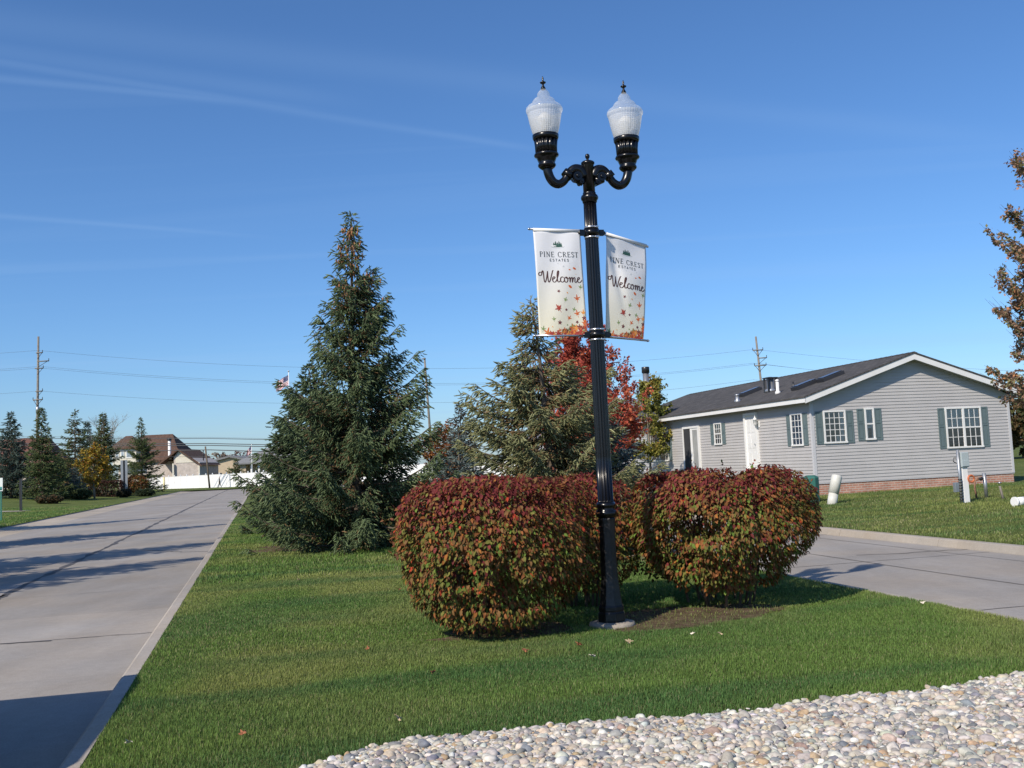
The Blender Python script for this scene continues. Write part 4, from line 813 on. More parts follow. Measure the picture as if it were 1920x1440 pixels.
SCR = [  # 'Welcome' in a brush script, x to the right, y up, x-height about .45
 [(.30, .80), (.14, .86), (.02, .76), (.03, .60), (.15, .56), (.24, .68), (.28, .92), (.34, .98), (.38, .80), (.40, .30), (.43, .04), (.50, .02), (.60, .35), (.68, .80), (.70, .95), (.70, .60), (.72, .14), (.78, 0), (.88, .2), (1.02, .72), (1.10, 1.0), (1.16, 1.02)],
 [(1.00, .20), (1.10, .26), (1.22, .38), (1.21, .47), (1.12, .46), (1.05, .28), (1.08, .06), (1.20, .0), (1.33, .14), (1.46, .52), (1.54, .86), (1.52, 1.0), (1.45, .90), (1.40, .50), (1.42, .10), (1.50, 0), (1.60, .10)],
 [(1.86, .38), (1.80, .46), (1.70, .42), (1.63, .22), (1.68, .03), (1.80, 0), (1.92, .12)],
 [(2.08, .44), (1.98, .40), (1.93, .20), (2.00, .0), (2.12, .02), (2.20, .22), (2.14, .42), (2.07, .45), (2.12, .32), (2.30, .34)],
 [(2.30, .34), (2.36, .44), (2.37, .20), (2.36, 0), (2.42, .28), (2.52, .44), (2.57, .36), (2.55, 0), (2.62, .28), (2.72, .44), (2.78, .36), (2.76, .08), (2.84, 0), (2.96, .16)],
 [(2.94, .18), (3.05, .26), (3.15, .37), (3.13, .46), (3.04, .44), (2.98, .26), (3.02, .05), (3.14, 0), (3.28, .14), (3.34, .24)]]
LEAF5 = []
for i, (l, w_) in enumerate([(1, .26), (.92, .26), (.68, .2), (.68, .2), (.92, .26)]): pass
def leafpoly(k=5):
    P = [(0, -.55)]; ang = [-35, 22, 90, 158, 215]; ln = [.62, .95, 1.1, .95, .62]
    o = [(-.04, -1.0), (.04, -1.0), (.06, -.35)]
    for a, l in zip(ang, ln):
        for da, f in ((-16, .52), (-9, .74), (0, 1), (9, .74), (16, .52)): o.append((math.cos(R(a+da))*l*f*1., math.sin(R(a+da))*l*f))
        if a < 200: o.append((math.cos(R(a+30))*.30, math.sin(R(a+30))*.30))
    o.append((-.06, -.35)); return o
def oval(n=12, a=.5): return [(math.cos(6.283*i/n)*a, math.sin(6.283*i/n)) for i in range(n)]
def sprigp():
    o = []
    for i in range(5):
        a = 90+72*i
        for da, f in ((-24, .6), (0, 1), (24, .6)): o.append((math.cos(R(a+da))*f, math.sin(R(a+da))*f))
        o.append((math.cos(R(a+36))*.25, math.sin(R(a+36))*.25))
    return o
def banner(name, label, TL, TR, BL_, BR_, wave, seed):
    root = empty(name, TL, 0, label, 'banner', 'welcome banners on the lamp post'); TL0 = Vector(TL)
    TL, TR, BL_, BR_ = [Vector(p)-TL0 for p in (TL, TR, BL_, BR_)]; N = (TR-TL).cross(Vector((0, 0, -1))).normalized()
    if N.y > 0: N = -N                       # N faces the street corner
    def mp(x, y, off=0.0):                   # x right 0..BW, y down 0..BH, in metres on the cloth
        u, v = x/BW, y/BH; p = (TL*(1-u)+TR*u)*(1-v)+(BL_*(1-u)+BR_*u)*v
        return p+N*(wave(u, v)+off)
    nx, ny = 24, 48; V = [mp(BW*i/nx, BH*j/ny) for j in range(ny+1) for i in range(nx+1)]; F = [(j*(nx+1)+i, (j+1)*(nx+1)+i, (j+1)*(nx+1)+i+1, j*(nx+1)+i+1) for j in range(ny) for i in range(nx)]
    c0, c1 = np.array([.87, .87, .88]), np.array([.92, .87, .69]); C = np.array([c0*(1-k)+c1*k for k in [min(1, max(0, (j/ny-.3)/.6)) for j in range(ny+1)] for i in range(nx+1)])
    cl = npmesh('cloth', np.array([v[:] for v in V]), np.array(F), M_cloth, C, root, True)
    so_ = cl.modifiers.new('thickness', 'SOLIDIFY'); so_.thickness = .0015; so_.offset = 0
    def poly(mb, pts, off):                  # fan from the centre, mapped on to the cloth
        cx = sum(p[0] for p in pts)/len(pts); cy = sum(p[1] for p in pts)/len(pts)
        ok = all(.004 < p[0] < BW-.004 and .004 < p[1] < BH-.006 for p in pts)
        if not ok: pts = [(min(BW-.004, max(.004, a)), min(BH-.006, max(.004, b))) for a, b in pts]
        n = len(pts); mb.add([mp(cx, cy, off)]+[mp(a, b, off) for a, b in pts], [(0, i+1, (i+1) % n+1) for i in range(n)])
    def ribbon(mb, pts, w, off=.0020, mono=False):
        P2 = []                              # smooth the stroke
        for i in range(len(pts)-1):
            a, b, c, d = [np.array(pts[max(0, min(len(pts)-1, i+k))]) for k in (-1, 0, 1, 2)]; ns_ = 5 if len(pts) > 3 and not mono else 2
            for t_ in np.arange(ns_)/ns_: P2.append(.5*((2*b)+(-a+c)*t_+(2*a-5*b+4*c-d)*t_*t_+(-a+3*b-3*c+d)*t_**3) if ns_ > 2 else b+(c-b)*t_)
        P2.append(np.array(pts[-1])); vs = []
        for i, p in enumerate(P2):
            d = P2[min(i+1, len(P2)-1)]-P2[max(0, i-1)]; d = d/max(1e-9, np.linalg.norm(d)); ww = w/2
            if not mono: ww *= .62+.55*abs(d[1])**1.5
            vs += [mp(p[0]-d[1]*ww, p[1]+d[0]*ww, off), mp(p[0]+d[1]*ww, p[1]-d[0]*ww, off)]
        mb.add(vs, [(2*i, 2*i+1, 2*i+3, 2*i+2) for i in range(len(P2)-1)])
    # crest: pines on a pale oval
    em = MB(); ex, ey = BW*.495, .150; em2 = MB()
    poly(em2, [(ex+a*.070, ey+b*.018) for a, b in oval(24, 1.)], .0014); em2.build('emblem_base', INK['silver'], cl, recalc=False)
    em3 = MB(); poly(em3, [(ex+a*.066, ey-.003+b*.015) for a, b in oval(24, 1.)], .0018); em3.build('emblem_field', M_white, cl, recalc=False)
    for dx_, h_ in ((-.036, .036), (-.018, .050), (.000, .040), (.018, .052), (.036, .036)):
        for k in range(3):
            y0 = ey-.002-h_*.30*k; w_ = .0155*(1-.24*k); poly(em, [(ex+dx_-w_, y0), (ex+dx_+w_, y0), (ex+dx_, y0-h_*.48)], .0022)
    poly(em, [(ex+a*.050, ey+.001+b*.006) for a, b in oval(16, 1.)], .0021); em.build('emblem', INK['pine'], cl, recalc=False)
    def text(name_, s, font, x0, x1, y0, y1, w, ink, track=.16):
        mb = MB(); tot = sum((.5 if ch == ' ' else font[ch][0]+track) for ch in s)-track; k = (x1-x0)/tot; x = x0
        for ch in s:
            if ch == ' ': x += .5*k; continue
            for pts, wt in font[ch][1]: ribbon(mb, [(x+a*k, y1-b*(y1-y0)) for a, b in pts], w*wt, .0020, mono=(len(pts) < 4))
            x += (font[ch][0]+track)*k
        mb.build(name_, INK[ink], cl, recalc=False)
    text('lettering', 'PINE CREST', SER, BW*.10, BW*.915, .206, .256, .0088, 'slate'); text('lettering', 'ESTATES', SAN, BW*.31, BW*.705, .276, .300, .0052, 'slate', .3)
    mb = MB(); k = BW*.93/3.34; 
    for s_ in SCR: ribbon(mb, [(BW*.05+a*k*.985, .505-b*.112) for a, b in s_], .0098, .0020)
    mb.build('lettering', INK['brown'], cl, recalc=False)
    # falling leaves
    r_ = random.Random(9); LL = [(460, 885, 15, 'orange', 1), (550, 888, 20, 'green', 0), (363, 925, 12, 'maroon', 2), (435, 938, 7, 'amber', 1), (418, 998, 20, 'green', 0), (520, 985, 29, 'orange', 0), (362, 1070, 31, 'red', 0), (362, 1066, 20, 'orange', 0), (425, 1080, 11, 'maroon', 2),
        (492, 1078, 18, 'green', 0), (520, 1112, 27, 'orange', 0), (570, 1104, 24, 'amber', 0), (322, 1160, 18, 'green', 0), (450, 1150, 21, 'orange', 0), (370, 1187, 17, 'maroon', 2), (518, 1182, 13, 'maroon', 2), (575, 1148, 18, 'maroon', 2), (500, 730, 13, 'orange', 1), (458, 742, 8, 'orange', 1), (407, 714, 7, 'silver', 2),
        (435, 1207, 7, 'green', 2), (575, 1190, 22, 'orange', 0), (512, 780, 3, 'amber', 1), (362, 690, 4, 'silver', 1), (460, 688, 4, 'silver', 1), (310, 1222, 5, 'amber', 1), (235, 1240, 22, 'green', 0), (270, 1272, 36, 'orange', 0), (300, 1285, 26, 'red', 0), (395, 1268, 20, 'orange', 0), (430, 1258, 15, 'maroon', 2), (545, 1262, 30, 'red', 0)]
    for i in range(105):
        u = r_.random()**.6; LL.append((215+u*385, 1296-r_.random()**1.7*(30+95*u*u), r_.uniform(12, 30)*(.6+.5*u), r_.choice(['orange', 'orange', 'red', 'amber', 'maroon', 'green']), r_.choice([0, 0, 0, 2])))
    by = {}
    for (x, y, sz, ink, kind) in LL:
        yy = (y-415)/885*BH; xx = (x-163-(y-415)*.045)/397*BW; s_ = sz*1.25/885*BH; a = r_.uniform(-.6, .6)+(.9 if kind == 1 else 0); sh = [leafpoly(), oval(10, .55), sprigp()][kind]
        by.setdefault(ink, []).append([(xx+(p*math.cos(a)-q_*math.sin(a))*s_, yy-(p*math.sin(a)+q_*math.cos(a))*s_) for p, q_ in sh])
    m_ = MB()
    for k_, (ink, ps) in enumerate(by.items()):
        m_.mi = k_; [poly(m_, p, .0013+.0003*k_+.00001*i) for i, p in enumerate(ps)]
    m_.build('leaf_print', [INK[i] for i in by], cl, recalc=False)
    return root, mp
def B3(r_, yaw, z, sag=0): return LP_+Vector((math.cos(yaw)*r_, math.sin(yaw)*r_, z+sag))
yl = YAW
bl, mpl = banner('welcome_banner', 'white Welcome banner on the left side of the lamp post, hanging straight', B3(-.60, yl, 3.855), B3(-.118, yl, 3.845), B3(-.585, yl, 2.815), B3(-.10, yl, 2.81), lambda u, v: .022*math.sin(v*3.1)*math.sin(u*2.2+.5)+.006*math.sin(u*9+v*5), 1)
yr = R(33); yr2 = R(27)
br, mpr = banner('welcome_banner', 'creased Welcome banner on the right side of the lamp post, twisted away from the street', B3(.185, yr, 3.835), B3(.70, yr, 3.755), B3(.10, yr2, 2.79), B3(.545, yr2, 2.765), lambda u, v: .030*math.sin(v*3.1)*math.sin(u*2.6)-.022*math.exp(-((u-.25-.5*(v-.3))/.10)**2)*math.exp(-((v-.35)/.28)**2)+.010*math.sin(v*11+u*5)*(1-v)*.6, 2)
def rod(root, a, b, name='rod', ball=True):
    o = Vector(root.location); mb = MB(); mb.tube([Vector(a)-o, Vector(b)-o], .011, 10)
    mb.tube([Vector(b)-o, Vector(b)-o+(Vector(b)-Vector(a)).normalized()*.018], [.015, .006], 10); mb.build(name, M_band, root)
    hm = MB(); return o
rod(bl, B3(-.08, yl, 3.86), B3(-.635, yl, 3.872)); rod(bl, B3(-.08, yl, 2.815), B3(-.63, yl, 2.82)); rod(br, B3(.09, yr, 3.85), B3(.715, yr, 3.758)); rod(br, B3(.07, yr2, 2.81), B3(.60, yr2, 2.77))
# hems: a sleeve of cloth round each rod
def hem(root, a, b):
    o = Vector(root.location); mb = MB(); mb.tube([Vector(a)-o, Vector(b)-o], .0165, 12); ob = mb.build('hem', M_white, root)
hem(bl, B3(-.60, yl, 3.866), B3(-.118, yl, 3.856)); hem(br, B3(.185, yr, 3.846), B3(.70, yr, 3.765))
# ---------------------------------------------------------------- grey house
M_side = pbr('grey_vinyl_siding', (.465, .452, .448), .55, .05, 1.5); M_shut = pbr('sage_shutter', (.125, .172, .182), .5, .06, 3); M_trim = pbr('white_trim', (.78, .78, .77), .5, .04, 2)
M_corner = pbr('pale_grey_trim', (.55, .55, .57), .5, .04, 2)
M_soff = pbr('soffit', (.42, .42, .44), .6, .04, 2)
M_shing = brickmat('shingles', (.068, .066, .066), (.098, .094, .093), (.040, .038, .038), .32, .14, .012, 'yx', .95, .3)
M_brick = brickmat('skirt_brick', (.42, .19, .135), (.50, .25, .18), (.50, .42, .36), .22, .072, .011)
M_glass = glass('window_glass', (.86, .9, .92), .90, .02); M_room = pbr('dark_room', (.030, .032, .036), .9, .2, 2); M_curtain = pbr('white_curtain', (.62, .62, .60), .8, .1, 5)
HC = Vector((9.494, 32.379, 0)); house = empty('ranch_house', HC, YAW, 'long grey-sided house with dark shingle roof, sage shutters and red brick skirt on the right', 'house')
HW, HL, HT, HB_, PK = 7.41, 17.6, 3.12, .52, 4.62      # width, length, wall top, siding bottom, ridge
def lap(mb, P0, ax, nrm, xfun, z0, z1, ch=.105):
    """clapboards: each course leans out 14 mm at its foot"""
    z = z0
    while z < z1-1e-4:
        e = min(z1, z+ch); xa0, xb0 = xfun(z); xa1, xb1 = xfun(e)
        if xb0 > xa0:
            q = lambda x, zz, o: P0+ax*x+nrm*o+Vector((0, 0, zz)); vs = [q(xa0, z, .018), q(xb0, z, .018), q(max(xb1, xa1), e, .002), q(min(xa1, xb1), e, .002), q(xa0, z, .0), q(xb0, z, .0)]
            mb.add(vs, [(0, 1, 2, 3), (4, 5, 1, 0)])
        z = e
X, Yv, Z = Vector((1, 0, 0)), Vector((0, 1, 0)), Vector((0, 0, 1)); ridge = HW/2
w = MB(); rz_ = lambda x: HT+.05+(PK-.12-HT)*(1-abs(x-ridge)/ridge)
def gf(z):
    if z <= HT+.05: return (0, HW)
    k = (z-HT-.05)/(PK-.12-HT); return (ridge*k, HW-ridge*k) if k < 1 else (ridge, ridge)
lap(w, Vector((0, 0, 0)), X, -Yv, gf, HB_, PK-.13); w.build('gable_siding', M_side, house, recalc=False)
w = MB(); lap(w, Vector((0, HL, 0)), -Yv, -X, lambda z: (0, HL), HB_, HT+.05); w.build('side_siding', M_side, house, recalc=False)
w = MB(); w.box(.02, HW-.02, .02, HL, HB_+.001, HT); w.add([(.0, .001, HT), (HW, .001, HT), (ridge, .001, PK-.1), (0, HL, HT), (HW, HL, HT), (ridge, HL, PK-.1)], [(0, 1, 2), (5, 4, 3)]); w.box(HW-.02, HW, 0, HL, HB_, HT); w.build('wall', M_side, house)
w = MB(); w.box(.012, HW-.012, .012, HL-.012, -.1, HB_); w.build('brick_skirt', M_brick, house)
MB().box(-.012, HW+.012, -.012, .0, HB_-.03, HB_+.005).box(-.012, 0, 0, HL, HB_-.03, HB_+.005).build('skirt_trim', M_corner, house)
MB().box(-.022, .075, -.022, -.002, HB_+.006, HT+.04).box(-.022, -.002, -.002, .075, HB_+.006, HT+.04).box(HW-.075, HW+.022, -.022, -.002, HB_+.006, HT+.04).build('corner_trim', M_corner, house)
# roof: two slabs, white fascia, soffits
EX, RY0, RY1 = .35, -.32, HL+.3; sl = (PK-3.30)/(ridge+EX); rf = MB()
zr = lambda x: PK-abs(x-ridge)*sl
for sg in (-1, 1):
    a, b = ridge, ridge+sg*(ridge+EX+.03); za, zb = zr(a)+.0, zr(b); th = .05; n_ = 1
    rf.add([(a, RY0-.02, za), (b, RY0-.02, zb), (b, RY1, zb), (a, RY1, za), (a, RY0-.02, za-th), (b, RY0-.02, zb-th), (b, RY1, zb-th), (a, RY1, za-th)], [(0, 1, 2, 3), (7, 6, 5, 4), (0, 4, 5, 1), (1, 5, 6, 2), (2, 6, 7, 3)])
roof = rf.build('roof', M_shing, house)
rc_ = MB(); 
for k in range(60): y = RY0-.02+k*.3; rc_.add([(ridge-.13, y, PK-.13*sl+.012), (ridge, y, PK+.018), (ridge+.13, y, PK-.13*sl+.012), (ridge-.13, y+.298, PK-.13*sl+.006), (ridge, y+.298, PK+.010), (ridge+.13, y+.298, PK-.13*sl+.006)], [(0, 1, 4, 3), (1, 2, 5, 4), (0, 1, 2)])
rc_.build('ridge_cap', M_shing, roof, recalc=False)
fs = MB()
for sg in (-1, 1):
    b = ridge+sg*(ridge+EX); fs.box(*sorted((b, b-sg*.02)), RY0+.0, RY1-.01, zr(b)-.05-.16, zr(b)-.055)
    # rake boards on the gable
    a = ridge; h = .185; x1 = b; fs.add([(a, RY0, zr(a)-.055), (x1, RY0, zr(x1)-.055), (x1, RY0, zr(x1)-.055-h), (a, RY0, zr(a)-.055-h), (a, RY0+.02, zr(a)-.055), (x1, RY0+.02, zr(x1)-.055), (x1, RY0+.02, zr(x1)-.055-h), (a, RY0+.02, zr(a)-.055-h)],
        [(0, 1, 2, 3), (7, 6, 5, 4), (0, 4, 5, 1), (3, 2, 6, 7), (1, 5, 6, 2)])
fs.build('fascia', M_trim, house)
sf = MB()
for sg in (-1, 1):
    b = ridge+sg*(ridge+EX-.025); e = ridge+sg*ridge; sf.box(*sorted((b, e)), RY0+.03, RY1-.02, HT+.005, HT+.02)
    sf.add([(ridge, RY0+.022, zr(ridge)-.20), (b, RY0+.022, zr(b)-.20), (b, .0, zr(b)-.20), (ridge, .0, zr(ridge)-.20)], [(0, 1, 2, 3)])
sf.build('soffit', M_soff, house)
# windows
def window(P0, ax, nrm, x0, x1, z0, z1, cols=1, rows=1, dbl=False, mull=0, curtain=None, nm='window', grid_top_only=False):
    """frame box proud of the siding, sash bars, glass, dark room with curtains behind. ax runs to the viewer's right"""
    q = lambda x, o, z: P0+ax*x+nrm*o+Vector((0, 0, z)); fr = MB()
    def bar(xa, xb, za, zb, o0, o1, m=fr): m.obox(q((xa+xb)/2, (o0+o1)/2, (za+zb)/2), ax, nrm, Z, (xb-xa)/2, abs(o1-o0)/2, (zb-za)/2)
    F_ = .055; bar(x0, x1, z1-F_, z1, .0, .05); bar(x0-.015, x1+.015, z0, z0+F_, .0, .06); bar(x0, x0+F_, z0+F_, z1-F_, .0, .05); bar(x1-F_, x1, z0+F_, z1-F_, .0, .05)
    a, b, c, d = x0+F_, x1-F_, z0+F_, z1-F_; cells = [(a, b)]
    if mull: m_ = (a+b)/2; bar(m_-.04, m_+.04, c, d, .0, .048); cells = [(a, m_-.04), (m_+.04, b)]
    W_ = fr.build(nm, M_trim, house); sb = MB()
    for (e, f) in cells:
        if dbl: bar(e, f, (c+d)/2-.022, (c+d)/2+.022, .012, .040, sb)
        for i in range(1, cols): xx = e+(f-e)*i/cols; bar(xx-.009, xx+.009, c, d, .014, .030, sb)
        for j in range(1, rows):
            zz = c+(d-c)*j/rows
            if dbl and abs(zz-(c+d)/2) < .05: continue
            bar(e, f, zz-.009, zz+.009, .0145, .0295, sb)
    if sb.n: sb.build('muntin', M_trim, W_)
    g_ = MB(); g_.add([q(a, .022, c), q(b, .022, c), q(b, .022, d), q(a, .022, d)], [(0, 1, 2, 3)]); g_.build('pane', M_glass, W_, recalc=False)
    g_ = MB(); g_.add([q(a, .0175, c), q(b, .0175, c), q(b, .0175, d), q(a, .0175, d)], [(0, 1, 2, 3)]); g_.build('interior', M_room, W_, recalc=False)
    if curtain:
        cu = MB()
        for (u0, u1, v0, v1) in curtain:
            n = max(4, int((u1-u0)*(b-a)/.05)); xs = [a+(b-a)*(u0+(u1-u0)*i/n) for i in range(n+1)]
            vs = [q(x, .0195+(.0015 if i % 2 else -.0008), c+(d-c)*v0) for i, x in enumerate(xs)]+[q(x, .0195+(.0015 if i % 2 else -.0008), c+(d-c)*v1) for i, x in enumerate(xs)]
            cu.add(vs, [(i, i+1, n+2+i, n+1+i) for i in range(n)])
        cu.build('curtain', M_curtain, W_, recalc=False)
def shutter(P0, ax, nrm, x0, x1, z0, z1):
    q = lambda x, o, z: P0+ax*x+nrm*o+Vector((0, 0, z)); mb = MB(); zm = z0+(z1-z0)*.55
    def bar(xa, xb, za, zb, o0, o1): mb.obox(q((xa+xb)/2, (o0+o1)/2, (za+zb)/2), ax, nrm, Z, (xb-xa)/2, abs(o1-o0)/2, (zb-za)/2)
    f = .045; bar(x0, x0+f, z0, z1, 0, .034); bar(x1-f, x1, z0, z1, 0, .034)
    for (a, b) in ((z0, z0+f), (zm-f/2, zm+f/2), (z1-f, z1)): bar(x0+f, x1-f, a, b, 0, .0335)
    bar(x0+f, x1-f, z0+f, zm-f/2, 0, .020); bar(x0+f, x1-f, zm+f/2, z1-f, 0, .020); bar(x0+f+.025, x1-f-.025, z0+f+.03, zm-f/2-.03, .0205, .029); bar(x0+f+.025, x1-f-.025, zm+f/2+.03, z1-f-.03, .0205, .029)
    mb.build('shutter', M_shut, house)
Gp = (Vector((0, 0, 0)), X, -Yv); Lp = (Vector((0, 0, 0)), -Yv, -X)      # long wall: ax = -y, so x = -y
window(*Gp, .40, 1.21, 1.76, 2.82, 4, 5, curtain=[(.80, .98, 0, 1), (.55, .78, .0, .22)]); shutter(*Gp, .13, .385, 1.75, 2.80); shutter(*Gp, 1.225, 1.48, 1.75, 2.80)
window(*Gp, 1.90, 2.25, 1.82, 2.86, 1, 1, dbl=True, curtain=[(.05, .95, .35, 1), (.0, .25, 0, .35), (.75, 1, 0, .35)]); shutter(*Gp, 1.63, 1.885, 1.81, 2.84); shutter(*Gp, 2.265, 2.52, 1.81, 2.84)
window(*Gp, 4.90, 6.28, 1.42, 2.78, 3, 4, dbl=True, mull=1, curtain=[(.02, .47, .52, .98), (.53, .98, .52, .98)]); shutter(*Gp, 4.63, 4.885, 1.42, 2.76); shutter(*Gp, 6.295, 6.55, 1.42, 2.76)
window(*Lp, -1.26, -.52, 1.73, 2.81, 3, 5, curtain=[(.02, .98, .0, 1)]); shutter(*Lp, -1.54, -1.275, 1.74, 2.79); shutter(*Lp, -.505, -.22, 1.74, 2.79)
window(*Lp, -7.13, -6.48, 1.94, 2.79, 3, 4, dbl=True, curtain=[(.1, .9, 0, .45)]); shutter(*Lp, -7.46, -7.145, 1.95, 2.77); shutter(*Lp, -6.465, -6.18, 1.95, 2.77)
window(*Lp, -13.8, -11.75, 1.38, 2.68, 5, 1, mull=1, curtain=[(.0, 1, .0, .55)]); shutter(*Lp, -14.2, -13.83, 1.42, 2.66); shutter(*Lp, -11.72, -11.4, 1.42, 2.66)
# white door with recessed leaf, in a casing that stands proud
dd = MB(); q = lambda y, o: (-o, y)
dd.box(-.10, -.0, 4.42, 4.52, .98, 3.0).box(-.10, 0, 3.58, 3.68, .98, 3.0).box(-.10, 0, 3.68, 4.42, 2.90, 3.0).box(-.13, 0, 3.58, 4.52, .93, .98); door = dd.build('door', M_trim, house, bevel=.004)
dl = MB(); dl.box(-.045, -.018, 3.68, 4.42, .98, 2.90)
for zz in (1.12, 1.75, 2.30):
    for yy in (3.76, 4.09): dl.box(-.053, -.0455, yy, yy+.24, zz, zz+.48)
dl.build('door_leaf', M_trim, door); MB().tube([(-.055, 3.75, 1.88), (-.10, 3.75, 1.88)], .025, 10).build('handle', M_metal, door)
# sliding door, left half dark screen, right half pale
sd_ = MB(); sd_.box(-.07, 0, 10.03, 10.12, .98, 2.76).box(-.07, 0, 8.5, 8.59, .98, 2.76).box(-.07, 0, 8.59, 10.03, 2.68, 2.76).box(-.08, 0, 8.5, 10.12, .92, .98).box(-.06, 0, 9.27, 9.35, .98, 2.68); sl_ = sd_.build('sliding_door', M_trim, house)
MB().box(-.045, -.018, 9.35, 10.03, .98, 2.68).build('insect_screen', M_room, sl_); MB().box(-.045, -.018, 8.68, 9.16, 1.03, 2.60).build('pane', pbr('pale_glass', (.35, .36, .36), .12, .2, 2), sl_)
MB().box(-.05, -.018, 8.59, 8.68, .98, 2.68).box(-.05, -.018, 9.16, 9.27, .98, 2.68).box(-.05, -.018, 8.68, 9.16, 2.60, 2.68).box(-.05, -.018, 8.68, 9.16, .98, 1.03).build('sash', M_trim, sl_)
# porch lantern, foundation vent, outlet cover
pl = MB(); pl.box(-.03, -.016, 3.42, 3.56, 2.46, 2.68); pl.tube([(-.03, 3.49, 2.62), (-.12, 3.49, 2.60), (-.16, 3.49, 2.66)], .012, 6); pl.lathe([(.02, 0), (.065, .06), (.07, .2), (.085, .205), (.05, .27), (.012, .30), (.018, .33), (.002, .36)], 8, (-.16, 3.49, 2.52)); pl.build('wall_lantern', M_trim, house)
vt = MB(); vt.box(-.04, -.017, 1.03, 1.42, .58, .80); [vt.box(-.05, -.041, 1.05, 1.40, .60+.03*k, .615+.03*k) for k in range(6)]; vt.build('vent', M_trim, house)
MB().box(-.05, -.017, 2.95, 3.1, .72, .84).build('outlet_cover', M_trim, house)
# roof hardware
RN = (NN*-sl + Vector((0, 0, 1))).normalized(); RP = HC+NN*0+Vector((0, 0, zr(0)))
def onroof(px, py):
    h_ = hit(px, py, RP, (Vector((0, 0, 1))-NN*sl).normalized())-HC; return h_.dot(NN), h_.dot(DN)
def c6(x, y): return (1180+x/5.053, 640+y/5.053)
M_sky = glass('skylight_dome', (.18, .20, .24), .97, .35); M_flash = pbr('dark_flashing', (.03, .032, .038), .5, .1, 4)
for (a, b) in ((c6(1060, 532), c6(1235, 458)), (c6(1575, 468), c6(1755, 390)), (1500+220/4.571, 640+335/4.571) and ((1548, 713), (1568, 706))):
    x0_, y0_ = onroof(*a); x1_, y1_ = onroof(*b); xm, ym = (x0_+x1_)/2, (y0_+y1_)/2
    xm = min(2.9, max(.7, xm)); hw, hl = .24, .42; k = Vector((1, 0, sl)).normalized(); nrm = Vector((-sl, 0, 1)).normalized(); c = Vector((xm, ym, zr(xm)))
    m_ = MB(); m_.obox(c+nrm*.05, k, Yv, nrm, hl, hw, .07); s__ = m_.build('skylight', M_flash, house, bevel=.01)
    m_ = MB(); m_.obox(c+nrm*.135, k, Yv, nrm, hl-.05, hw-.05, .014); m_.build('pane', M_sky, s__, bevel=.01)
def pipe(px, py, r_, h_, mat, nm='vent_pipe', cap=True):
    x, y = onroof(px, py); x = min(3.5, max(.0, x)); z = zr(x); m_ = MB(); m_.lathe([(r_*1.8, -.05), (r_*1.7, .05), (r_, .09), (r_, h_)], 16, (x, y, z)); 
    if cap: m_.lathe([(r_*1.25, h_), (r_*1.3, h_+.04), (r_*.6, h_+.07)], 16, (x, y, z))
    m_.build(nm, mat, house)
pipe(*c6(1025, 572), .07, .22, M_metal); pipe(*c6(1408, 492), .055, .42, M_trim); pipe(*c6(1555, 440), .035, .2, M_dark, cap=False); pipe(*c6(1340, 470), .12, .45, M_metal, 'flue')
x, y = onroof(*c6(1340, 470)); m_ = MB(); z = zr(x)
for (a, b) in ((-.16, -.15), (-.16, .15), (.16, -.15), (.16, .15)): m_.box(x+a-.02, x+a+.02, y+b-.04, y+b+.04, z-.1, z+.46)
m_.box(x-.2, x+.2, y-.21, y+.21, z+.46, z+.50); m_.build('flue_shroud', M_dark, house)

# ---------------------------------------------------------------- house behind it with the tall black-capped flue
def simple_house(name, label, loc, rz, Wd, Ln, wt, pk, wall, roofm, ov=.35, windows=(), cat='house', group=None):
    root = empty(name, loc, rz, label, cat, group); w = MB(); w.box(0, Wd, 0, Ln, -.2, wt); w.add([(0, -.001, wt), (Wd, -.001, wt), (Wd/2, -.001, pk), (0, Ln, wt), (Wd, Ln, wt), (Wd/2, Ln, pk)], [(0, 1, 2), (5, 4, 3)]); w.build('wall', wall, root)
    s_ = (pk-wt)/(Wd/2); r_ = MB()
    for sg in (-1, 1):
        a, b = Wd/2, Wd/2+sg*(Wd/2+ov); za, zb = pk+.1, pk+.1-(Wd/2+ov)*s_; r_.add([(a, -ov, za), (b, -ov, zb), (b, Ln+ov, zb), (a, Ln+ov, za), (a, -ov, za-.12), (b, -ov, zb-.12), (b, Ln+ov, zb-.12), (a, Ln+ov, za-.12)], [(0, 1, 2, 3), (7, 6, 5, 4), (0, 4, 5, 1), (1, 5, 6, 2), (2, 6, 7, 3)])
    rf_ = r_.build('roof', roofm, root)
    for (face, u, z0, wd, h) in windows:
        m_ = MB()
        if face == 'f': m_.box(u, u+wd, -.06, -.005, z0, z0+h)
        else: m_.box(-.06, -.005, u, u+wd, z0, z0+h)
        W_ = m_.build('window', M_trim, root); m_ = MB()
        if face == 'f': m_.box(u+.07, u+wd-.07, -.07, -.061, z0+.07, z0+h-.07)
        else: m_.box(-.07, -.061, u+.07, u+wd-.07, z0+.07, z0+h-.07)
        m_.build('pane', M_room, W_)
    return root, rf_
p = at(1213, 742, 62); nb_, nr_ = simple_house('ranch_house', 'second grey-roofed house mostly hidden behind the pear tree, with a tall black-capped flue', BL(57, 18.9, .15), YAW, 7.4, 17, 3.1, 4.5, M_side, pbr('grey_shingles', (.14, .14, .15), .9, .15, 3), windows=[('f', 1, 1.5, 1.2, 1.2), ('l', 3, 1.5, 1.3, 1.2)])
lq = p-BL(57, 18.9, .15); lx, ly = lq.dot(NN), lq.dot(DN)
top = at(1213, 688, 62).z; MB().lathe([(.19, 3.6), (.19, top-.5)], 20, (lx, ly, 0)).build('flue', pbr('flue_steel', (.30, .31, .33), .35, .1, 3, metal=.6), nr_)
MB().lathe([(.24, top-.52), (.24, top-.17), (.22, top-.15)], 20, (lx, ly, 0)).build('flue_cap', M_dark, nr_)
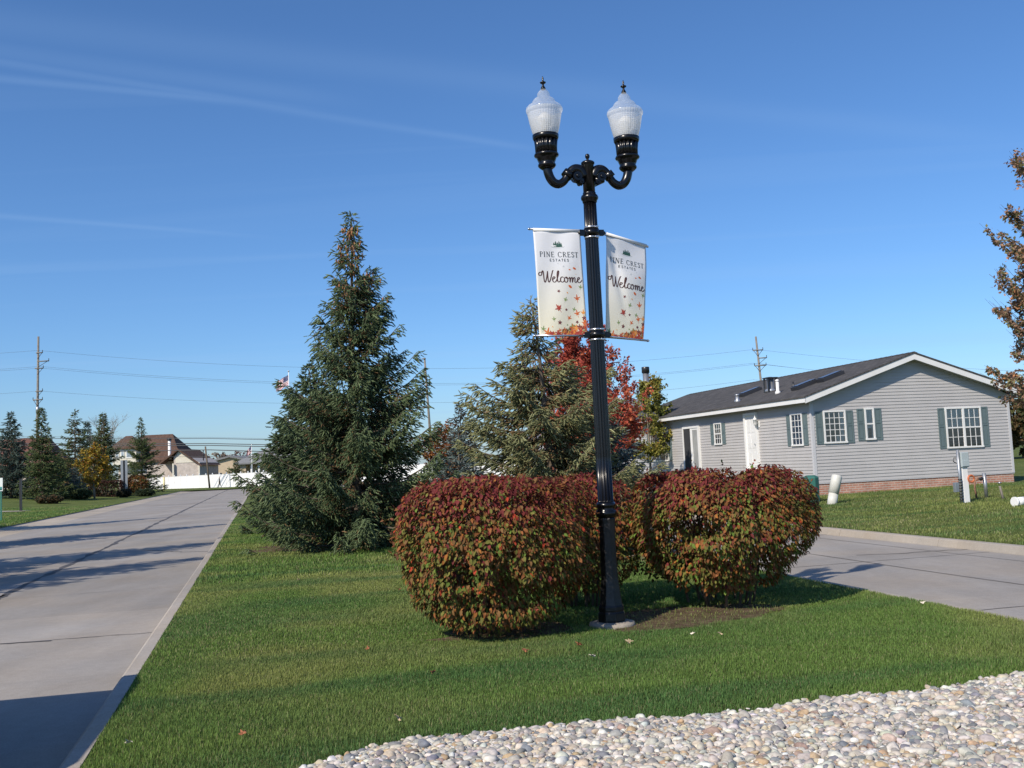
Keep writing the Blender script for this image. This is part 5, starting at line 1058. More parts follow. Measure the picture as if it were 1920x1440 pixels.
MB().lathe([(1.0, 4.0), (.95, 4.5), (.6, 4.85), (.25, 5.0)], 20, (lx-.6, ly, 0)).build('flue_housing', pbr('grey_shingles', (.14, .14, .15), .9), nr_)

# ---------------------------------------------------------------- brown-roofed houses and others beyond the white fence
M_brn = brickmat('brown_shingles', (.105, .062, .045), (.14, .085, .062), (.07, .045, .035), .5, .25, .02, 'yx', .95, .2); M_pbrick = pbr('pale_brick', (.50, .44, .39), .85, .16, 2.5); M_cream = pbr('cream_siding', (.66, .62, .52), .7, .05, 2)
M_tan = pbr('tan_wall', (.50, .40, .28), .8, .08, 2); M_gry = pbr('grey_roof', (.19, .195, .20), .9, .12, 3); M_shade = pbr('grey_wall', (.40, .38, .37), .8, .08, 2)
YH = 176.0
def fp(px, py, Y=YH): return at(px, py, Y)
bh = empty('brown_roofed_house', Vector((fp(300, 900).x, YH, 0)), 0, 'large pale brick house with a brown hipped roof and white flue behind the white fence', 'house'); B0 = Vector(bh.location)
def hip(mb, x0, x1, y0, y1, z0, zr_, rx0, rx1, ov=.5, fasc=.25):
    ym = (y0+y1)/2; a = (x0-ov, y0-ov, z0); b = (x1+ov, y0-ov, z0); c = (x1+ov, y1+ov, z0); d = (x0-ov, y1+ov, z0); e = (rx0, ym, zr_); f = (rx1, ym, zr_)
    lo = [(p[0], p[1], p[2]-fasc) for p in (a, b, c, d)]; mb.add([a, b, c, d, e, f]+lo, [(0, 1, 5, 4), (1, 2, 5), (2, 3, 4, 5), (3, 0, 4), (0, 6, 7, 1), (1, 7, 8, 2), (2, 8, 9, 3), (3, 9, 6, 0), (9, 8, 7, 6)])
def lx_(px, py=870, Y=YH): v = fp(px, py, Y)-B0; return v.x, v.z
x0_, x1_ = lx_(222)[0], lx_(336)[0]; ze = lx_(300, 864)[1]; zk = lx_(275, 813)[1]
MB().box(x0_, x1_, 0, 12, -.2, ze).build('wall', M_pbrick, bh); m_ = MB(); hip(m_, x0_, x1_, 0, 12, ze+.1, zk, lx_(246)[0], lx_(303)[0]); rfm = m_.build('roof', M_brn, bh)
xa, xb = lx_(218)[0], lx_(262)[0]; zu = lx_(240, 840)[1]; MB().box(xa, xb, -1.6, 4, ze-.4, zu).build('upper_storey', M_cream, bh); m_ = MB(); hip(m_, xa, xb, -1.6, 4, zu+.05, lx_(236, 817)[1], lx_(232)[0], lx_(244)[0]); m_.build('dormer_roof', M_brn, bh)
for (a, b) in ((223, 230), (233, 240), (243, 256)):
    p0, p1 = lx_(a, 844), lx_(b, 858); o = MB(); o.box(p0[0], p1[0], -1.68, -1.61, lx_(a, 859)[1], p0[1]); W_ = o.build('window', M_trim, bh); MB().box(p0[0]+.12, p1[0]-.12, -1.70, -1.685, lx_(a, 857)[1], p0[1]-.12).build('pane', pbr('sky_pane', (.30, .36, .42), .1, .2, 1), W_)
# gabled wing at the right
xg0, xg1, xgp = lx_(337)[0], lx_(384)[0], lx_(347)[0]; zg = lx_(360, 868)[1]; zgp = lx_(343, 842)[1]
m_ = MB(); m_.prism([(xg0, -.2), (xg1, -.2), (xg1, zg), (xgp, zgp-.15), (xg0, zgp-1.4)], lambda x, z: (x, -3, z), lambda x, z: (x, 8, z)); m_.build('wing_wall', M_pbrick, bh)
m_ = MB(); m_.prism([(xg0+.3, zg+.05), (xg1-.3, zg+.05), (xgp, zgp-.45), (xg0+.3, zgp-1.6)], lambda x, z: (x, -3.06, z), lambda x, z: (x, -3.005, z)); m_.build('gable_siding', M_cream, bh)
m_ = MB(); e = lx_(390, 872); m_.add([(xgp, -3.6, zgp), (e[0], -3.6, e[1]), (e[0], 8, e[1]), (xgp, 8, zgp), (xg0-2.6, -3.6, zg), (xg0-2.6, 8, zg), (xgp, -3.6, zgp-.3), (e[0], -3.6, e[1]-.3), (xg0-2.6, -3.6, zg-.3)], [(0, 1, 2, 3), (0, 3, 5, 4), (0, 6, 7, 1), (0, 4, 8, 6)]); m_.build('wing_roof', M_brn, bh, recalc=False)
MB().box(xg0-.12, xg0+.12, -3.5, -3.2, 0, zg).build('downspout', M_cream, bh); MB().box(xg1-.1, xg1+.12, -3.3, -3.05, 0, zg).build('downspout', M_cream, bh)
c_ = lx_(321.5, 858); t_ = lx_(321.5, 826); MB().lathe([(.32, c_[1]-.3), (.26, c_[1]+.3), (.24, t_[1])], 12, (c_[0], -.9, 0)).build('flue', M_trim, bh); MB().lathe([(.36, t_[1]), (.40, t_[1]+.1), (.36, t_[1]+.36), (.2, t_[1]+.4)], 12, (c_[0], -.9, 0)).build('flue_cap', M_dark, bh)
c_ = lx_(378, 860); t_ = lx_(378, 843); MB().lathe([(.09, c_[1]-.6), (.09, t_[1])], 8, (c_[0], 1, 0)).build('vent_pipe', M_dark, bh)
# long brown roof behind the left evergreens
p0, p1 = fp(-40, 870), fp(130, 870); b2 = empty('brown_roofed_house', Vector((p0.x, YH-6, 0)), 0, 'house with a long reddish-brown roof mostly hidden behind the left spruces', 'house'); L_ = p1.x-p0.x
MB().box(0, L_, 0, 10, -.2, 3.6).build('wall', M_pbrick, b2); m_ = MB(); hip(m_, 0, L_, 0, 10, 3.7, fp(60, 822).z, 3, L_-3); m_.build('roof', pbr('red_brown_shingles', (.13, .06, .045), .95, .2, 2), b2)
# tan building, grey-roofed house
p0, p1 = fp(392, 880, 215), fp(468, 880, 215); b3 = empty('tan_building', Vector((p0.x, 215, 0)), 0, 'low tan building with a shallow gable behind the white fence, left of the grey-roofed house', 'building'); L_ = p1.x-p0.x; ze, zk = fp(395, 869, 215).z, fp(432, 858, 215).z
m_ = MB(); m_.prism([(0, -.2), (L_, -.2), (L_, ze), (L_*.52, zk), (0, ze)], lambda x, z: (x, 0, z), lambda x, z: (x, 14, z)); m_.build('wall', M_tan, b3)
m_ = MB(); m_.prism([(-.5, ze), (L_*.52, zk+.05), (L_+.5, ze), (L_+.5, ze+.35), (L_*.52, zk+.45), (-.5, ze+.35)], lambda x, z: (x, -.6, z), lambda x, z: (x, 14.5, z)); m_.build('roof', M_gry, b3)
m_ = MB(); [m_.box(L_*k, L_*k+1.0, -.06, -.005, 1.0, 2.4) for k in (.2, .5)]; m_.build('window', M_room, b3)
p0, p1 = fp(447, 885, 178), fp(560, 885, 178); b4 = empty('grey_roofed_house', Vector((p0.x, 178, 0)), 0, 'light grey hipped-roof house with a porch behind the fence, left of the tall spruce', 'house'); L_ = p1.x-p0.x; ze, zk = fp(450, 870, 178).z, fp(510, 836, 178).z
MB().box(0, fp(461, 885, 178).x-p0.x, 0, 9, -.2, ze).box(fp(461, 885, 178).x-p0.x, L_, 1.6, 9, -.2, ze).build('wall', M_tan, b4); m_ = MB(); hip(m_, 0, L_, 0, 9, ze+.15, zk, 4.6, L_-4, .7); m_.build('roof', M_gry, b4)
m_ = MB(); [m_.box(k, k+.35, .1, .4, 0, ze) for k in (2.1, 3.4, 5.6)]; m_.build('porch_post', M_trim, b4); m_ = MB(); m_.box(1.6, 2.05, 1.5, 1.59, 0, 2.3).box(2.6, 3.3, 1.5, 1.59, .4, 2.3); m_.build('door', M_room, b4)

# ---------------------------------------------------------------- white vinyl fence, posts 2.3 m apart
f0 = gpt(285, 917.5); sA, tA = st(f0); sB, tB = st(gpt(470, 912)); fd = (BL(sB, tB)-BL(sA, tA)).normalized(); fence = empty('vinyl_fence', BL(sA, tA), math.atan2(fd.y, fd.x), 'long white solid vinyl fence with capped posts across the end of the road', 'fence')
M_fen = pbr('fence_vinyl', (.82, .82, .82), .4, .02, 1); nS = 44; pn = MB(); first = None
for k in range(nS): pn.box(2.3*k+.07, 2.3*k+2.23, -.02, .02, .06, 1.93).box(2.3*k+.07, 2.3*k+2.23, -.04, .04, 1.93, 2.0).box(2.3*k+.07, 2.3*k+2.23, -.04, .04, .0, .09)
pn.build('panel', M_fen, fence)
pm = MB(); pm.box(-.068, .068, -.068, .068, -.1, 2.12); pm.lathe([(.11, 2.12), (.11, 2.16), (.02, 2.25)], 4); first = pm.build('post', M_fen, fence)
for k in range(1, nS+1): o = first.copy(); COL.objects.link(o); o.parent = fence; o.location = (2.3*k, 0, 0)
m_ = MB(); m_.prism([(-.07, 0), (-1.5, .2), (-1.2, 1.0), (-.9, 1.9), (-.07, 2.0)], lambda x, z: (x, -.02, z), lambda x, z: (x, .02, z)); m_.build('end_panel', M_fen, fence)
# ---------------------------------------------------------------- poles and lines
def arms(mb, z, L, dy=0, t_=.10): mb.box(-L, L, -t_/2+dy, t_/2+dy, z-t_/2, z+t_/2)
def hv_pole(px, py, Y, label, lean, armlist, base=None):
    t_ = at(px, py, Y); H = t_.z; root = empty('utility_pole', (t_.x-lean*H, Y, 0), 0, label, 'utility pole', 'tall wooden power poles in the distance')
    MB().tube([(0, 0, -.3), (lean*H, 0, H)], [.30, .20], 10).build('pole', M_pole, root)
    for (dpy, a, b) in armlist:
        z = at(px, py+dpy, Y).z; m_ = MB(); x = lean*z; m_.tube([(x+a, -.25, z), (x+b, -.25, z+.03)], .12, 6); m_.build('crossarm', M_pole, root)
        m_ = MB()
        for e in (a, b):
            if abs(e) > .6: m_.tube([(x+e, -.25, z), (x+e, -.25, z+.55)], .07, 6); m_.tube([(x+e*.9, -.25, z), (x, -.25, z-1.2)], .05, 5)
        if m_.n: m_.build('insulator', M_dark, root)
    return t_
YP = 205
def _w(px, py, Y=YP): return at(px, py, Y)
hv_pole(72, 631, YP, 'tall wooden power pole with many crossarms behind the left spruces', .022, [(31, -.3, 1.0), (47, .0, 2.3), (60, -.5, 1.2), (103, -.3, 1.1), (119, -.8, 1.1)])
hv_pole(796, 671, YP+10, 'weathered wooden power pole between the two big spruces', -.035, [(2, -.6, .25), (22, -.3, .6), (52, -.4, .7)])
hv_pole(1417, 631, YP+5, 'wooden power pole with three crossarms rising behind the grey house roof', -.05, [(26, -1.0, 1.1), (41, .0, 1.7), (55, -1.0, 1.4)])
trm = bpy.data.objects['utility_pole']; tz = at(72, 775, YP).z; MB().lathe([(.35, tz), (.38, tz+1.2), (.2, tz+1.3)], 12, (.55, -.3, 0)).build('transformer', M_metal, trm)
def line(label, pts, sag, r_, Y0=YP, ext=True, group='power lines against the sky'):
    P_ = [at(px, py, Y) for px, py, Y in pts]; o = P_[0].copy(); m_ = MB(); Q = []
    for a, b in zip(P_[:-1], P_[1:]):
        for k in range(16): f = k/16; q = a.lerp(b, f); q.z -= 4*sag*f*(1-f); Q.append(q-o)
    Q.append(P_[-1]-o); m_.tube(Q, r_, 5); ob = m_.build('power_line', M_wire, recalc=False); ob.location = o; return tag(ob, label, 'power line', group)
for i, (A_, B_, C_, D_) in enumerate([((72, 657), (797, 691), (1415, 655), (2200, 706)), ((76, 687), (797, 719), (1411, 681), (2200, 735)), ((76, 690), (799, 722), (1424, 682), (2200, 738)), ((74, 733), (801, 755), (1413, 712), (2200, 762))]):
    line(['topmost long power line running from pole to pole across the sky', 'upper one of the close pair of power lines below the topmost', 'lower one of the close pair of power lines below the topmost', 'lowest of the long power lines crossing behind the spruces'][i],
        [(-500, A_[1]+6, YP), (*A_, YP), (*B_, YP+10), (*C_, YP+5), (*D_, YP)], 1.1, .020)
for i, (ya, yb, r_) in enumerate([(811, 823, .018), (816, 824, .045), (826, 833.5, .06), (829.5, 837, .065), (846, 852, .065), (850, 858, .025)]):
    line(['faint thin wire above the bundle of low cables at the left', 'highest dark cable of the low bundle crossing above the brown roof', 'upper thick cable of the close pair crossing the brown roof', 'lower thick cable of the close pair crossing the brown roof', 'thick low cable that meets the leaning pole', 'faint lowest wire just under the thick low cable'][i],
        [(-300, ya-1, 150), (392, (ya*1+yb*3)/4 if i != 4 else 843.5, 150), (1100, yb+2, 150)], .25, r_, group='low cables strung across the end of the road')
a_ = at(385, 837, 150); b_ = gpt(393, 913.5); b_ = Vector((at(393, 900, 150).x, 150, 0)); lpo = empty('leaning_pole', b_, 0, 'short dark wooden pole leaning left in front of the white fence', 'utility pole'); MB().tube([(0, 0, -.2), a_-b_], [.14, .11], 8).build('pole', M_bark, lpo); MB().box(-.25, .25, -.25, .25, 0, .06).build('base_plate', M_dark, lpo)
# flags
STR = pbr('flag_red', (.36, .02, .03), .7, .05), pbr('flag_white', (.75, .74, .74), .7, .03), pbr('flag_blue', (.02, .03, .13), .7, .05)
def flag(label, top, base_px, Y, a, b, c, d, nst=7):
    """a,b: hoist top/bottom, d,c: fly top/bottom, as pixels at depth Y"""
    T = at(*top, Y); root = empty('flagpole', (T.x, Y, 0), 0, label+' pole', 'flagpole', None); root['label'] = label
    MB().tube([(0, 0, 0), (0, 0, T.z)], [.06, .035], 8).build('pole', M_trim, root); MB().lathe([(.01, T.z), (.09, T.z+.06), (.09, T.z+.14), (.01, T.z+.2)], 10).build('ball_finial', M_band, root)
    q = [at(*k, Y)-Vector((T.x, Y, 0)) for k in (a, b, c, d)]; nx, ny = 24, 26
    def pt(u, v, o=0): p = (q[0]*(1-u)+q[3]*u)*(1-v)+(q[1]*(1-u)+q[2]*u)*v; return p+Vector((0, .16*math.sin(u*9+v*2)*u+o, .06*math.sin(u*7)*u))
    m_ = MB(); m_.add([pt(i/nx, j/ny) for j in range(ny+1) for i in range(nx+1)], [])
    for j in range(ny):
        for i in range(nx):
            m_.mi = 2 if (i < nx*.4 and j < 14) else (j//2) % 2; m_.f.append((j*(nx+1)+i, j*(nx+1)+i+1, (j+1)*(nx+1)+i+1, (j+1)*(nx+1)+i)); m_.m.append((m_.mi, True))
    fl = m_.build('flag', list(STR), root, recalc=False); s_ = MB()
    for r0 in range(9):
        for c0 in range(6 if r0 % 2 == 0 else 5):
            u = .4*((c0+.5 if r0 % 2 == 0 else c0+1)/6.2); v = .538*(r0+.8)/9.8; ps = []
            for k in range(10): rr_ = (.020 if k % 2 == 0 else .009); ps.append(pt(u+rr_*.62*math.sin(k*.628), v-rr_*math.cos(k*.628), -.012))
            s_.add([pt(u, v, -.012)]+ps, [(0, 1+k, 1+(k+1) % 10) for k in range(10)])
    s_.build('stars', STR[1], fl, recalc=False)
flag('tall white flagpole flying a stars-and-stripes flag left of the tall spruce', (541, 698), None, 100, (540.5, 703), (540.5, 722), (518, 735), (520, 715))
flag('small distant stars-and-stripes flag above the grey-roofed house', (471.5, 835), None, 150, (471, 836), (471, 849), (461.5, 856), (463, 845))
# bollard, post, signs, path on the left
q = Vector((at(308, 919, 140).x, 140, 0)); yb_ = empty('yellow_bollard', q, 0, 'thin pale yellow post standing in front of the white fence', 'bollard'); hh = at(308, 895.5, 140).z; MB().tube([(0, 0, 0), (0, 0, hh)], .12, 12).build('post', pbr('yellow_paint', (.75, .62, .30), .5, .05), yb_); MB().lathe([(.12, hh), (.10, hh+.06), (.03, hh+.1)], 12).build('cap', pbr('yellow_paint', (.75, .62, .30), .5), yb_)
q = at(39, 937, 62); z0 = gz(q); dk = empty('dark_post', Vector((q.x, q.y, z0)), 0, 'short square dark post on the left lawn beside the footpath', 'post'); hh = at(39, 899, 62).z-z0; MB().box(-.06, .06, -.06, .06, -.2, hh).build('post', M_dark, dk); MB().box(-.075, .075, -.075, .075, hh, hh+.04).build('cap', M_dark, dk)
pa, pb_ = gpt(-260, 946, .15), at(38, 939, 62); sp = MB(); nseg = 12
for k in range(nseg+1):
    c = Vector((at(-260, 941, 62).x, 62, 0)).lerp(Vector((pb_.x+.5, 62, 0)), k/nseg); sp.v += [(c.x, c.y-1.1, gz(c-Vector((0, 1.1, 0)))+.06), (c.x, c.y+.5, gz(c+Vector((0, .5, 0)))+.06)]
sp.n = len(sp.v); sp.f = [(2*k, 2*k+2, 2*k+3, 2*k+1) for k in range(nseg)]; sp.m = [(0, False)]*nseg; tag(sp.build('footpath', M_gut, recalc=False), kind='structure')
q = at(2, 944, 48); z0 = gz(q); gs = empty('street_sign', Vector((q.x, q.y, z0)), 0, 'small white and teal sign on a green post cut off by the left edge', 'sign'); zt = at(2, 896, 48).z-z0; MB().box(-.035, .035, -.02, .02, -.2, zt).build('post', pbr('green_paint', (.03, .16, .12), .5), gs)
MB().box(-.42, .10, -.04, -.021, zt-.62, zt).build('panel', pbr('sign_white', (.72, .76, .75), .4, .03), gs); MB().box(-.42, .07, -.046, -.041, zt-.55, zt-.42).box(-.42, .07, -.046, -.041, zt-.58, zt-.52).build('panel_stripe', pbr('teal', (.05, .28, .26), .5), gs)
q = at(233, 906, 103); z0 = gz(q); gp = empty('pylon_sign', Vector((q.x, q.y, z0)), .25, 'tall narrow grey two-panel sign with a dark centre post beside the orange bush', 'sign'); zt = at(233, 863, 103).z-z0
MB().box(-.07, .07, -.08, .08, 0, zt).build('post', M_dark, gp); MB().box(-.32, -.08, -.05, .05, .3, zt).box(.08, .32, -.05, .05, .3, zt).build('panel', pbr('grey_blue_panel', (.27, .30, .33), .5, .08, 3), gp)
# ---------------------------------------------------------------- service gear by the grey house
M_gbox = pbr('green_cabinet', (.035, .145, .115), .45, .06, 4)
def pedestal(name, label, px, base, top, r_, n=8, Y=None):
    q = gpt(px, base, gz(gpt(px, base))); z0 = gz(q); q = gpt(px, base, z0); h = at(px, top, q.y).z-z0; root = empty(name, Vector((q.x, q.y, z0)), .3, label, 'utility box')
    MB().lathe([(r_*.98, -.05), (r_, .02), (r_, h*.48)], n, smooth=False).build('lower_body', M_gbox, root, bevel=.01); MB().lathe([(r_*1.03, h*.48), (r_*1.03, h*.90), (r_*.92, h*.95), (r_*.55, h)], n, smooth=False).build('cover', M_gbox, root, bevel=.012); return root
pedestal('utility_pedestal', 'tall rounded green utility pedestal near the front corner of the grey house', 1523, 943, 891, .225)
q = gpt(1500, 941, .05); tb = empty('transformer_box', Vector((q.x, q.y, gz(q))), .2, 'low green cabinet half hidden behind the right red shrub', 'utility box'); MB().box(-.35, .35, -.25, .25, 0, .48).build('body', pbr('dark_green_cabinet', (.03, .09, .07), .5), tb, bevel=.02); MB().box(-.38, .38, -.28, .28, .48, .53).build('lid', M_gbox, tb, bevel=.01)
q = gpt(1105, 905, 0); q = Vector((at(1100, 900, 21).x, 21, 0)); dmx = MB(); dmx.lathe([(.46, 0), (.46, 1.05), (.44, 1.20), (.36, 1.32), (.20, 1.40), (.01, 1.42)], 20); ob = dmx.build('domed_cover', pbr('olive_plastic', (.085, .09, .045), .6, .06, 4), bevel=0); dr_ = empty('utility_dome', q, 0, 'olive domed utility cover just peeking over the red shrubs behind the lamp', 'utility box'); ob.parent = dr_; MB().lathe([(.52, 0), (.52, .1), (.46, .12)], 20).build('base_ring', M_dark, dr_)
q = gpt(1558, 943, .1); lp = empty('leaning_pipe', Vector((q.x, q.y, gz(q)-.02)), YAW, 'fat white plastic pipe leaning right out of the lawn before the house', 'pipe'); tp_ = at(1571, 887, q.y)-q; M_pvc = pbr('aged_pvc', (.60, .60, .55), .5, .10, 5)
MB().tube([(0, 0, -.1), (tp_.x*.42, 0, tp_.z*.42)], [.135, .13], 20).build('pipe', M_pvc, lp); MB().tube([(tp_.x*.40, 0, tp_.z*.40), (tp_.x*.95, 0, tp_.z*.95), (tp_.x, 0, tp_.z)], [.145, .145, .125], 20).build('sleeve', M_pvc, lp)
# meter pedestal
q = gpt(1808, 941, .13); z0 = gz(q); mp_ = empty('meter_post', Vector((q.x, q.y, z0)), YAW, 'grey electric meter box on a white post with conduit in front of the house gable', 'electric meter')
zz = lambda py, px=1808: at(px, py, q.y).z-z0
M_mtr = pbr('pale_blue_grey_box', (.38, .44, .46), .45, .06, 5)
MB().box(-.03, .13, -.06, .06, 0, zz(875)).build('post', M_trim, mp_, bevel=.01); MB().box(-.06, .16, -.10, .08, zz(876), zz(848)).build('meter_box', M_mtr, mp_, bevel=.015); MB().box(-.05, .15, -.112, -.101, zz(874), zz(863)).build('box_lid', M_mtr, mp_, bevel=.004)
MB().tube([(-.11, -.05, 0), (-.115, -.05, zz(843))], .035, 10).build('conduit', M_metal, mp_); m_ = MB()
for k in range(8): m_.tube([(-.11, -.05, .08+.07*k), (-.11, -.05, .11+.07*k)], .048, 10)
m_.build('hose_coil', M_dark, mp_); MB().box(-.26, -.15, -.06, .04, zz(922), zz(904)).build('junction_box', M_metal, mp_, bevel=.008)
MB().tube([(.16, 0, zz(858)), (.20, 0, zz(858)), (.21, 0, zz(865)), (.17, 0, zz(868))], .012, 6).tube([(-.14, 0, zz(858)), (-.20, 0, zz(858)), (-.22, 0, zz(864)), (-.14, 0, zz(868))], .012, 6).build('handle', M_dark, mp_)
coil = MB(); coil.tube([(.19+.085*math.cos(a), -.08, zz(898)+.085*math.sin(a)) for a in np.linspace(0, 6.28, 18)], .022, 8); coil.build('cable_loop', pbr('orange_cable', (.5, .14, .05), .6), mp_)
# pipe stand
q2 = gpt(1850, 934, .13); z0 = gz(q2); ps = empty('pipe_stand', Vector((q2.x, q2.y, z0)), YAW, 'galvanised valve pipe with a rusty stub and elbow right of the meter', 'water pipe'); zz2 = lambda py: at(1842, py, q2.y).z-z0
MB().tube([(0, 0, 0), (-.02, 0, zz2(887))], .045, 12).build('standpipe', M_metal, ps); MB().tube([(-.04, 0, zz2(897)), (-.14, 0, zz2(899)), (-.19, 0, zz2(896))], .028, 8).tube([(-.14, 0, zz2(899)), (-.14, -.06, zz2(896))], .04, 8).build('valve', M_dark, ps)
MB().tube([(-.30, 0, 0), (-.33, 0, zz2(912)), (-.31, 0, zz2(900)), (-.2, 0, zz2(898))], .026, 8).build('rusty_pipe', pbr('rust', (.24, .13, .08), .8, .3, 20), ps)
q3 = gpt(1881, 936, .13); sk = empty('wooden_stake', Vector((q3.x, q3.y, gz(q3))), 0, 'weathered wooden stake leaning in the lawn near the right end of the gable', 'stake'); MB().tube([(.02, 0, -.1), (-.06, 0, at(1878, 911, q3.y).z-gz(q3))], [.035, .03], 4).build('stake', M_pole, sk); MB().tube([(-.055, 0, .40), (-.062, 0, .44)], .045, 4).build('band', M_metal, sk)
q4 = gpt(1912, 947, .12); wc = empty('cleanout_cap', Vector((q4.x, q4.y, gz(q4))), .3, 'stubby white pipe cap lying in the grass at the right edge', 'pipe'); MB().tube([(-.11, 0, .10), (.18, 0, .11)], .10, 16).build('pipe', M_white, wc); MB().tube([(-.15, 0, .10), (-.10, 0, .10)], .115, 16).build('cap', M_white, wc)
# ---------------------------------------------------------------- the walker in front of the fence
def person(loc, h):
    J = {'pel': (0, 0, .53), 'sp': (.0, 0, .64), 'ch': (-.005, 0, .76), 'nk': (-.012, 0, .845), 'hd': (-.022, 0, .905), 'ht': (-.022, 0, .965), 'no': (-.062, 0, .92),
        'sL': (0, -.085, .80), 'eL': (.03, -.12, .64), 'wL': (-.03, -.11, .52), 'sR': (0, .085, .80), 'eR': (-.02, .12, .64), 'wR': (-.09, .11, .54),
        'hL': (0, -.05, .50), 'kL': (-.06, -.05, .28), 'aL': (-.10, -.05, .045), 'tL': (-.165, -.05, .02), 'hR': (0, .05, .50), 'kR': (.03, .05, .28), 'aR': (.135, .05, .085), 'tR': (.09, .05, .02)}
    rad = {'pel': .072, 'sp': .062, 'ch': .070, 'nk': .028, 'hd': .046, 'ht': .032, 'no': .012, 'sL': .038, 'eL': .027, 'wL': .02, 'sR': .038, 'eR': .027, 'wR': .02, 'hL': .058, 'kL': .040, 'aL': .026, 'tL': .018, 'hR': .058, 'kR': .040, 'aR': .026, 'tR': .018}
    E = [('pel', 'sp'), ('sp', 'ch'), ('ch', 'nk'), ('nk', 'hd'), ('hd', 'ht'), ('hd', 'no'), ('ch', 'sL'), ('sL', 'eL'), ('eL', 'wL'), ('ch', 'sR'), ('sR', 'eR'), ('eR', 'wR'), ('pel', 'hL'), ('hL', 'kL'), ('kL', 'aL'), ('aL', 'tL'), ('pel', 'hR'), ('hR', 'kR'), ('kR', 'aR'), ('aR', 'tR')]
    V = [(a*h, b*h, c*h) for a, b, c in J.values()]; E2 = [(list(J).index(a), list(J).index(b)) for a, b in E]; k = list(J)
    for w_ in ('wL', 'wR'):                          # palm, four fingers and a thumb
        i = k.index(w_); x, y, z = J[w_]; s_ = 1 if w_ == 'wR' else -1; pi = len(V); V.append(((x-.012)*h, y*h, (z-.028)*h)); E2.append((i, pi)); rad['p'+w_] = .016
        for f_ in range(5): V.append(((x-.018-.010*f_ if f_ < 4 else x-.035)*h, (y+s_*(.004*f_-.008))*h, ((z-.055+.003*abs(f_-1.5)) if f_ < 4 else z-.035)*h)); E2.append((pi, len(V)-1)); rad[w_+str(f_)] = .006
    me = bpy.data.meshes.new('person'); me.from_pydata(V, E2, []); o = bpy.data.objects.new('person', me); COL.objects.link(o)
    sm_ = o.modifiers.new('skin', 'SKIN'); sm_.use_smooth_shade = True
    me.skin_vertices.new() if not len(me.skin_vertices) else None
    order = list(J)+[n for w_ in ('wL', 'wR') for n in ['p'+w_]+[w_+str(f_) for f_ in range(5)]]
    for i, n in enumerate(order): r_ = rad[n]*h; me.skin_vertices[0].data[i].radius = (r_, r_)
    me.skin_vertices[0].data[0].use_root = True
    ss = o.modifiers.new('sub', 'SUBSURF'); ss.levels = ss.render_levels = 1
    dg = bpy.context.evaluated_depsgraph_get(); ev = o.evaluated_get(dg); nm = bpy.data.meshes.new_from_object(ev); o.modifiers.clear(); o.data = nm
    mats = [pbr('skin', (.42, .25, .18), .6), pbr('dark_jacket', (.05, .05, .045), .8), pbr('khaki_trousers', (.12, .11, .085), .8), pbr('dark_hair', (.03, .02, .015), .8)]
    nm.materials.clear(); [nm.materials.append(m) for m in mats]
    for p_ in nm.polygons:
        c = p_.center/h; hand = c.z < .525 and abs(c.y) > .095; p_.material_index = 0 if hand or c.z > .845 else (1 if c.z > .50 else 2)
        if c.z > .93 and c.x > -.055 or (c.z > .89 and c.x > -.005): p_.material_index = 3
        if c.z < .05: p_.material_index = 3
        p_.use_smooth = True
    o.location = loc; o.rotation_euler = (0, 0, .1); return tag(o, 'lone walker in dark jacket striding left along the white fence', 'person')
pq = at(412, 911, 152); person(Vector((pq.x, 152, 0)), 1.66)
# ---------------------------------------------------------------- car just outside the left edge; its rear throws the shadow on the kerb
M_car = pbr('dark_car_paint', (.03, .04, .06), .25, .05, 3, spec=.6); M_cg = pbr('car_glass', (.02, .025, .03), .06, .05)
car = empty('parked_suv', BL(5.8, -3.3, -.12), YAW, 'dark SUV parked on the left road just outside the frame, its shadow on the kerb', 'car')
b = MB(); prof = [(-2.2, .35), (-2.25, .75), (-2.1, .98), (-1.15, 1.08), (-.55, 1.72), (1.55, 1.86), (2.05, 1.78), (2.22, 1.05), (2.25, .45), (2.1, .32), (1.75, .32), (1.68, .62), (1.45, .74), (1.2, .74), (.98, .62), (.9, .32), (-.95, .32), (-1.02, .62), (-1.25, .74), (-1.5, .74), (-1.72, .62), (-1.8, .32)]
def inset(z): return .90 if z < 1.05 else .90-(z-1.05)*.22
b.prism(prof, lambda y, z: (-inset(z), y, z), lambda y, z: (inset(z), y, z)); b.build('body', M_car, car, bevel=.03)
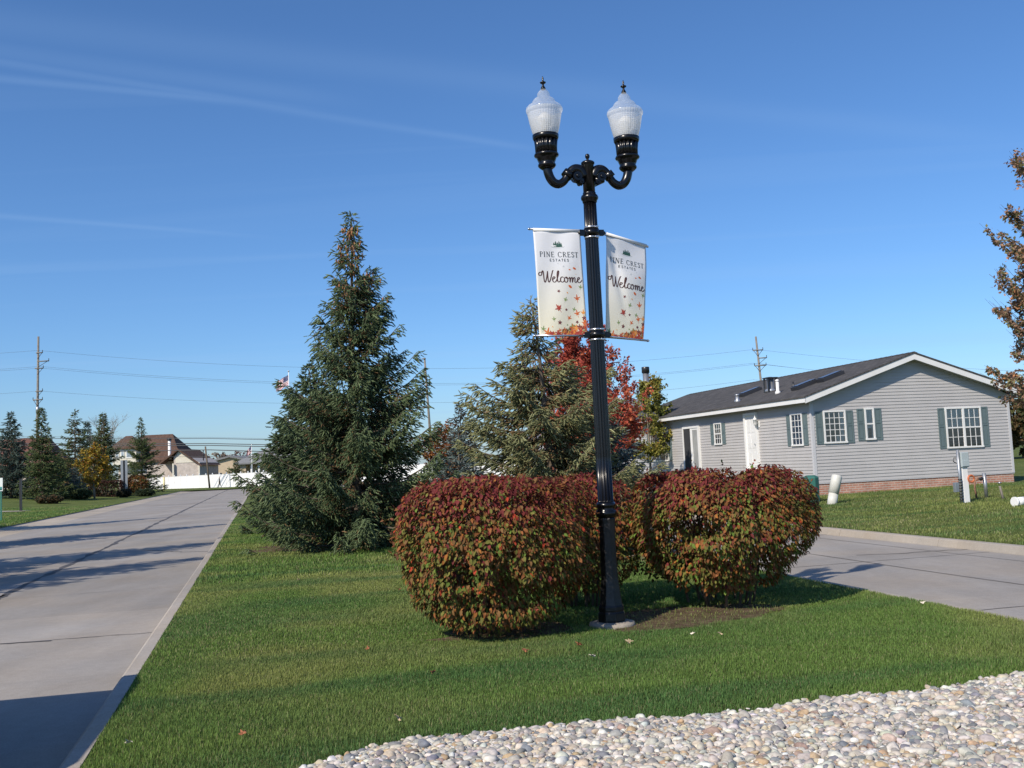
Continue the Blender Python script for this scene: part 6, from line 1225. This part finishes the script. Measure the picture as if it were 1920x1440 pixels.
for sx in (-1, 1):
    m_ = MB(); m_.add([(sx*(inset(z)+.004), y, z) for y, z in [(-.95, 1.10), (-.42, 1.66), (1.5, 1.77), (1.95, 1.68), (2.05, 1.12)]], [(0, 1, 2, 3, 4)]); m_.build('side_window', M_cg, car, recalc=False)
    MB().box(sx*.9-.06 if sx > 0 else sx*.9-.16, sx*.9+.16 if sx > 0 else sx*.9+.06, -.85, -.70, 1.05, 1.20).build('mirror', M_car, car, bevel=.02)
    for y in (-1.38, 1.33):
        m_ = MB(); m_.tube([(sx*.70, y, .36), (sx*.93, y, .36)], .36, 28); wh = m_.build('wheel', pbr('tyre', (.02, .02, .02), .8), car, bevel=.02); MB().tube([(sx*.925, y, .36), (sx*.945, y, .36)], .22, 16).build('rim', M_metal, wh)
    MB().box(*sorted((sx*.55, sx*.86)), 2.235, 2.27, .85, 1.25).build('tail_light', pbr('red_lens', (.4, .01, .01), .2), car, bevel=.01); MB().box(*sorted((sx*.5, sx*.86)), -2.27, -2.2, .70, .88).build('headlight', M_glass, car, bevel=.01)
m_ = MB(); m_.add([(-.66, 2.075, 1.70), (.66, 2.075, 1.70), (.78, 2.225, 1.12), (-.78, 2.225, 1.12)], [(0, 1, 2, 3)]); m_.build('rear_window', M_cg, car, recalc=False)
# ---------------------------------------------------------------- fallen leaves and chips in the grass
rl = random.Random(12); spots = [(456, 1378), (560, 1088), (1110, 1232), (812, 1263), (560, 1012), (1300, 1190), (690, 1218), (747, 1350), (1731, 1132), (1085, 1210), (1350, 1190), (240, 1395), (985, 1222), (1180, 1205)]
LM = [pbr('leaf_rust', (.30, .11, .05), .7, .2, 30), pbr('leaf_tan', (.42, .32, .20), .7, .2, 30), pbr('leaf_pale', (.62, .56, .46), .7, .1, 30)]
where = ['in the grass near the kerb at bottom left', 'on the lawn left of the large shrub', 'in the grass in front of the lamp footing', 'pale, in the grass below the large left shrub', 'beside the foot of the tall spruce', 'on the mulch right of the lamp', 'on bare soil at the left foot of the large shrub', 'in the grass just above the stones, middle', 'near the right road edge', 'close to the lamp footing on its left', 'on the mulch under the right shrub', 'beside the kerb at the bottom left corner', 'in the grass below the left shrub stems', 'in the grass touching the right of the lamp footing']
for i, (px, py) in enumerate(spots):
    p = gpt(px, py, .03); m_ = MB(); P_ = leafpoly(); k = rl.uniform(.025, .04); cz = [.012*math.sin(3*a)+.01*b*b for a, b in P_]
    m_.add([(0, 0, .008)]+[(a*k, b*k, c) for (a, b), c in zip(P_, cz)], [(0, j+1, (j+1) % len(P_)+1) for j in range(len(P_))]); o = m_.build('fallen_leaf', LM[i % 3], recalc=False); o.location = p+Vector((0, 0, .012)); o.rotation_euler = (rl.uniform(-.5, .5), rl.uniform(-.4, .4), rl.uniform(0, 6))
    tag(o, 'fallen leaf '+where[i], 'fallen leaf', 'fallen leaves on the grass')
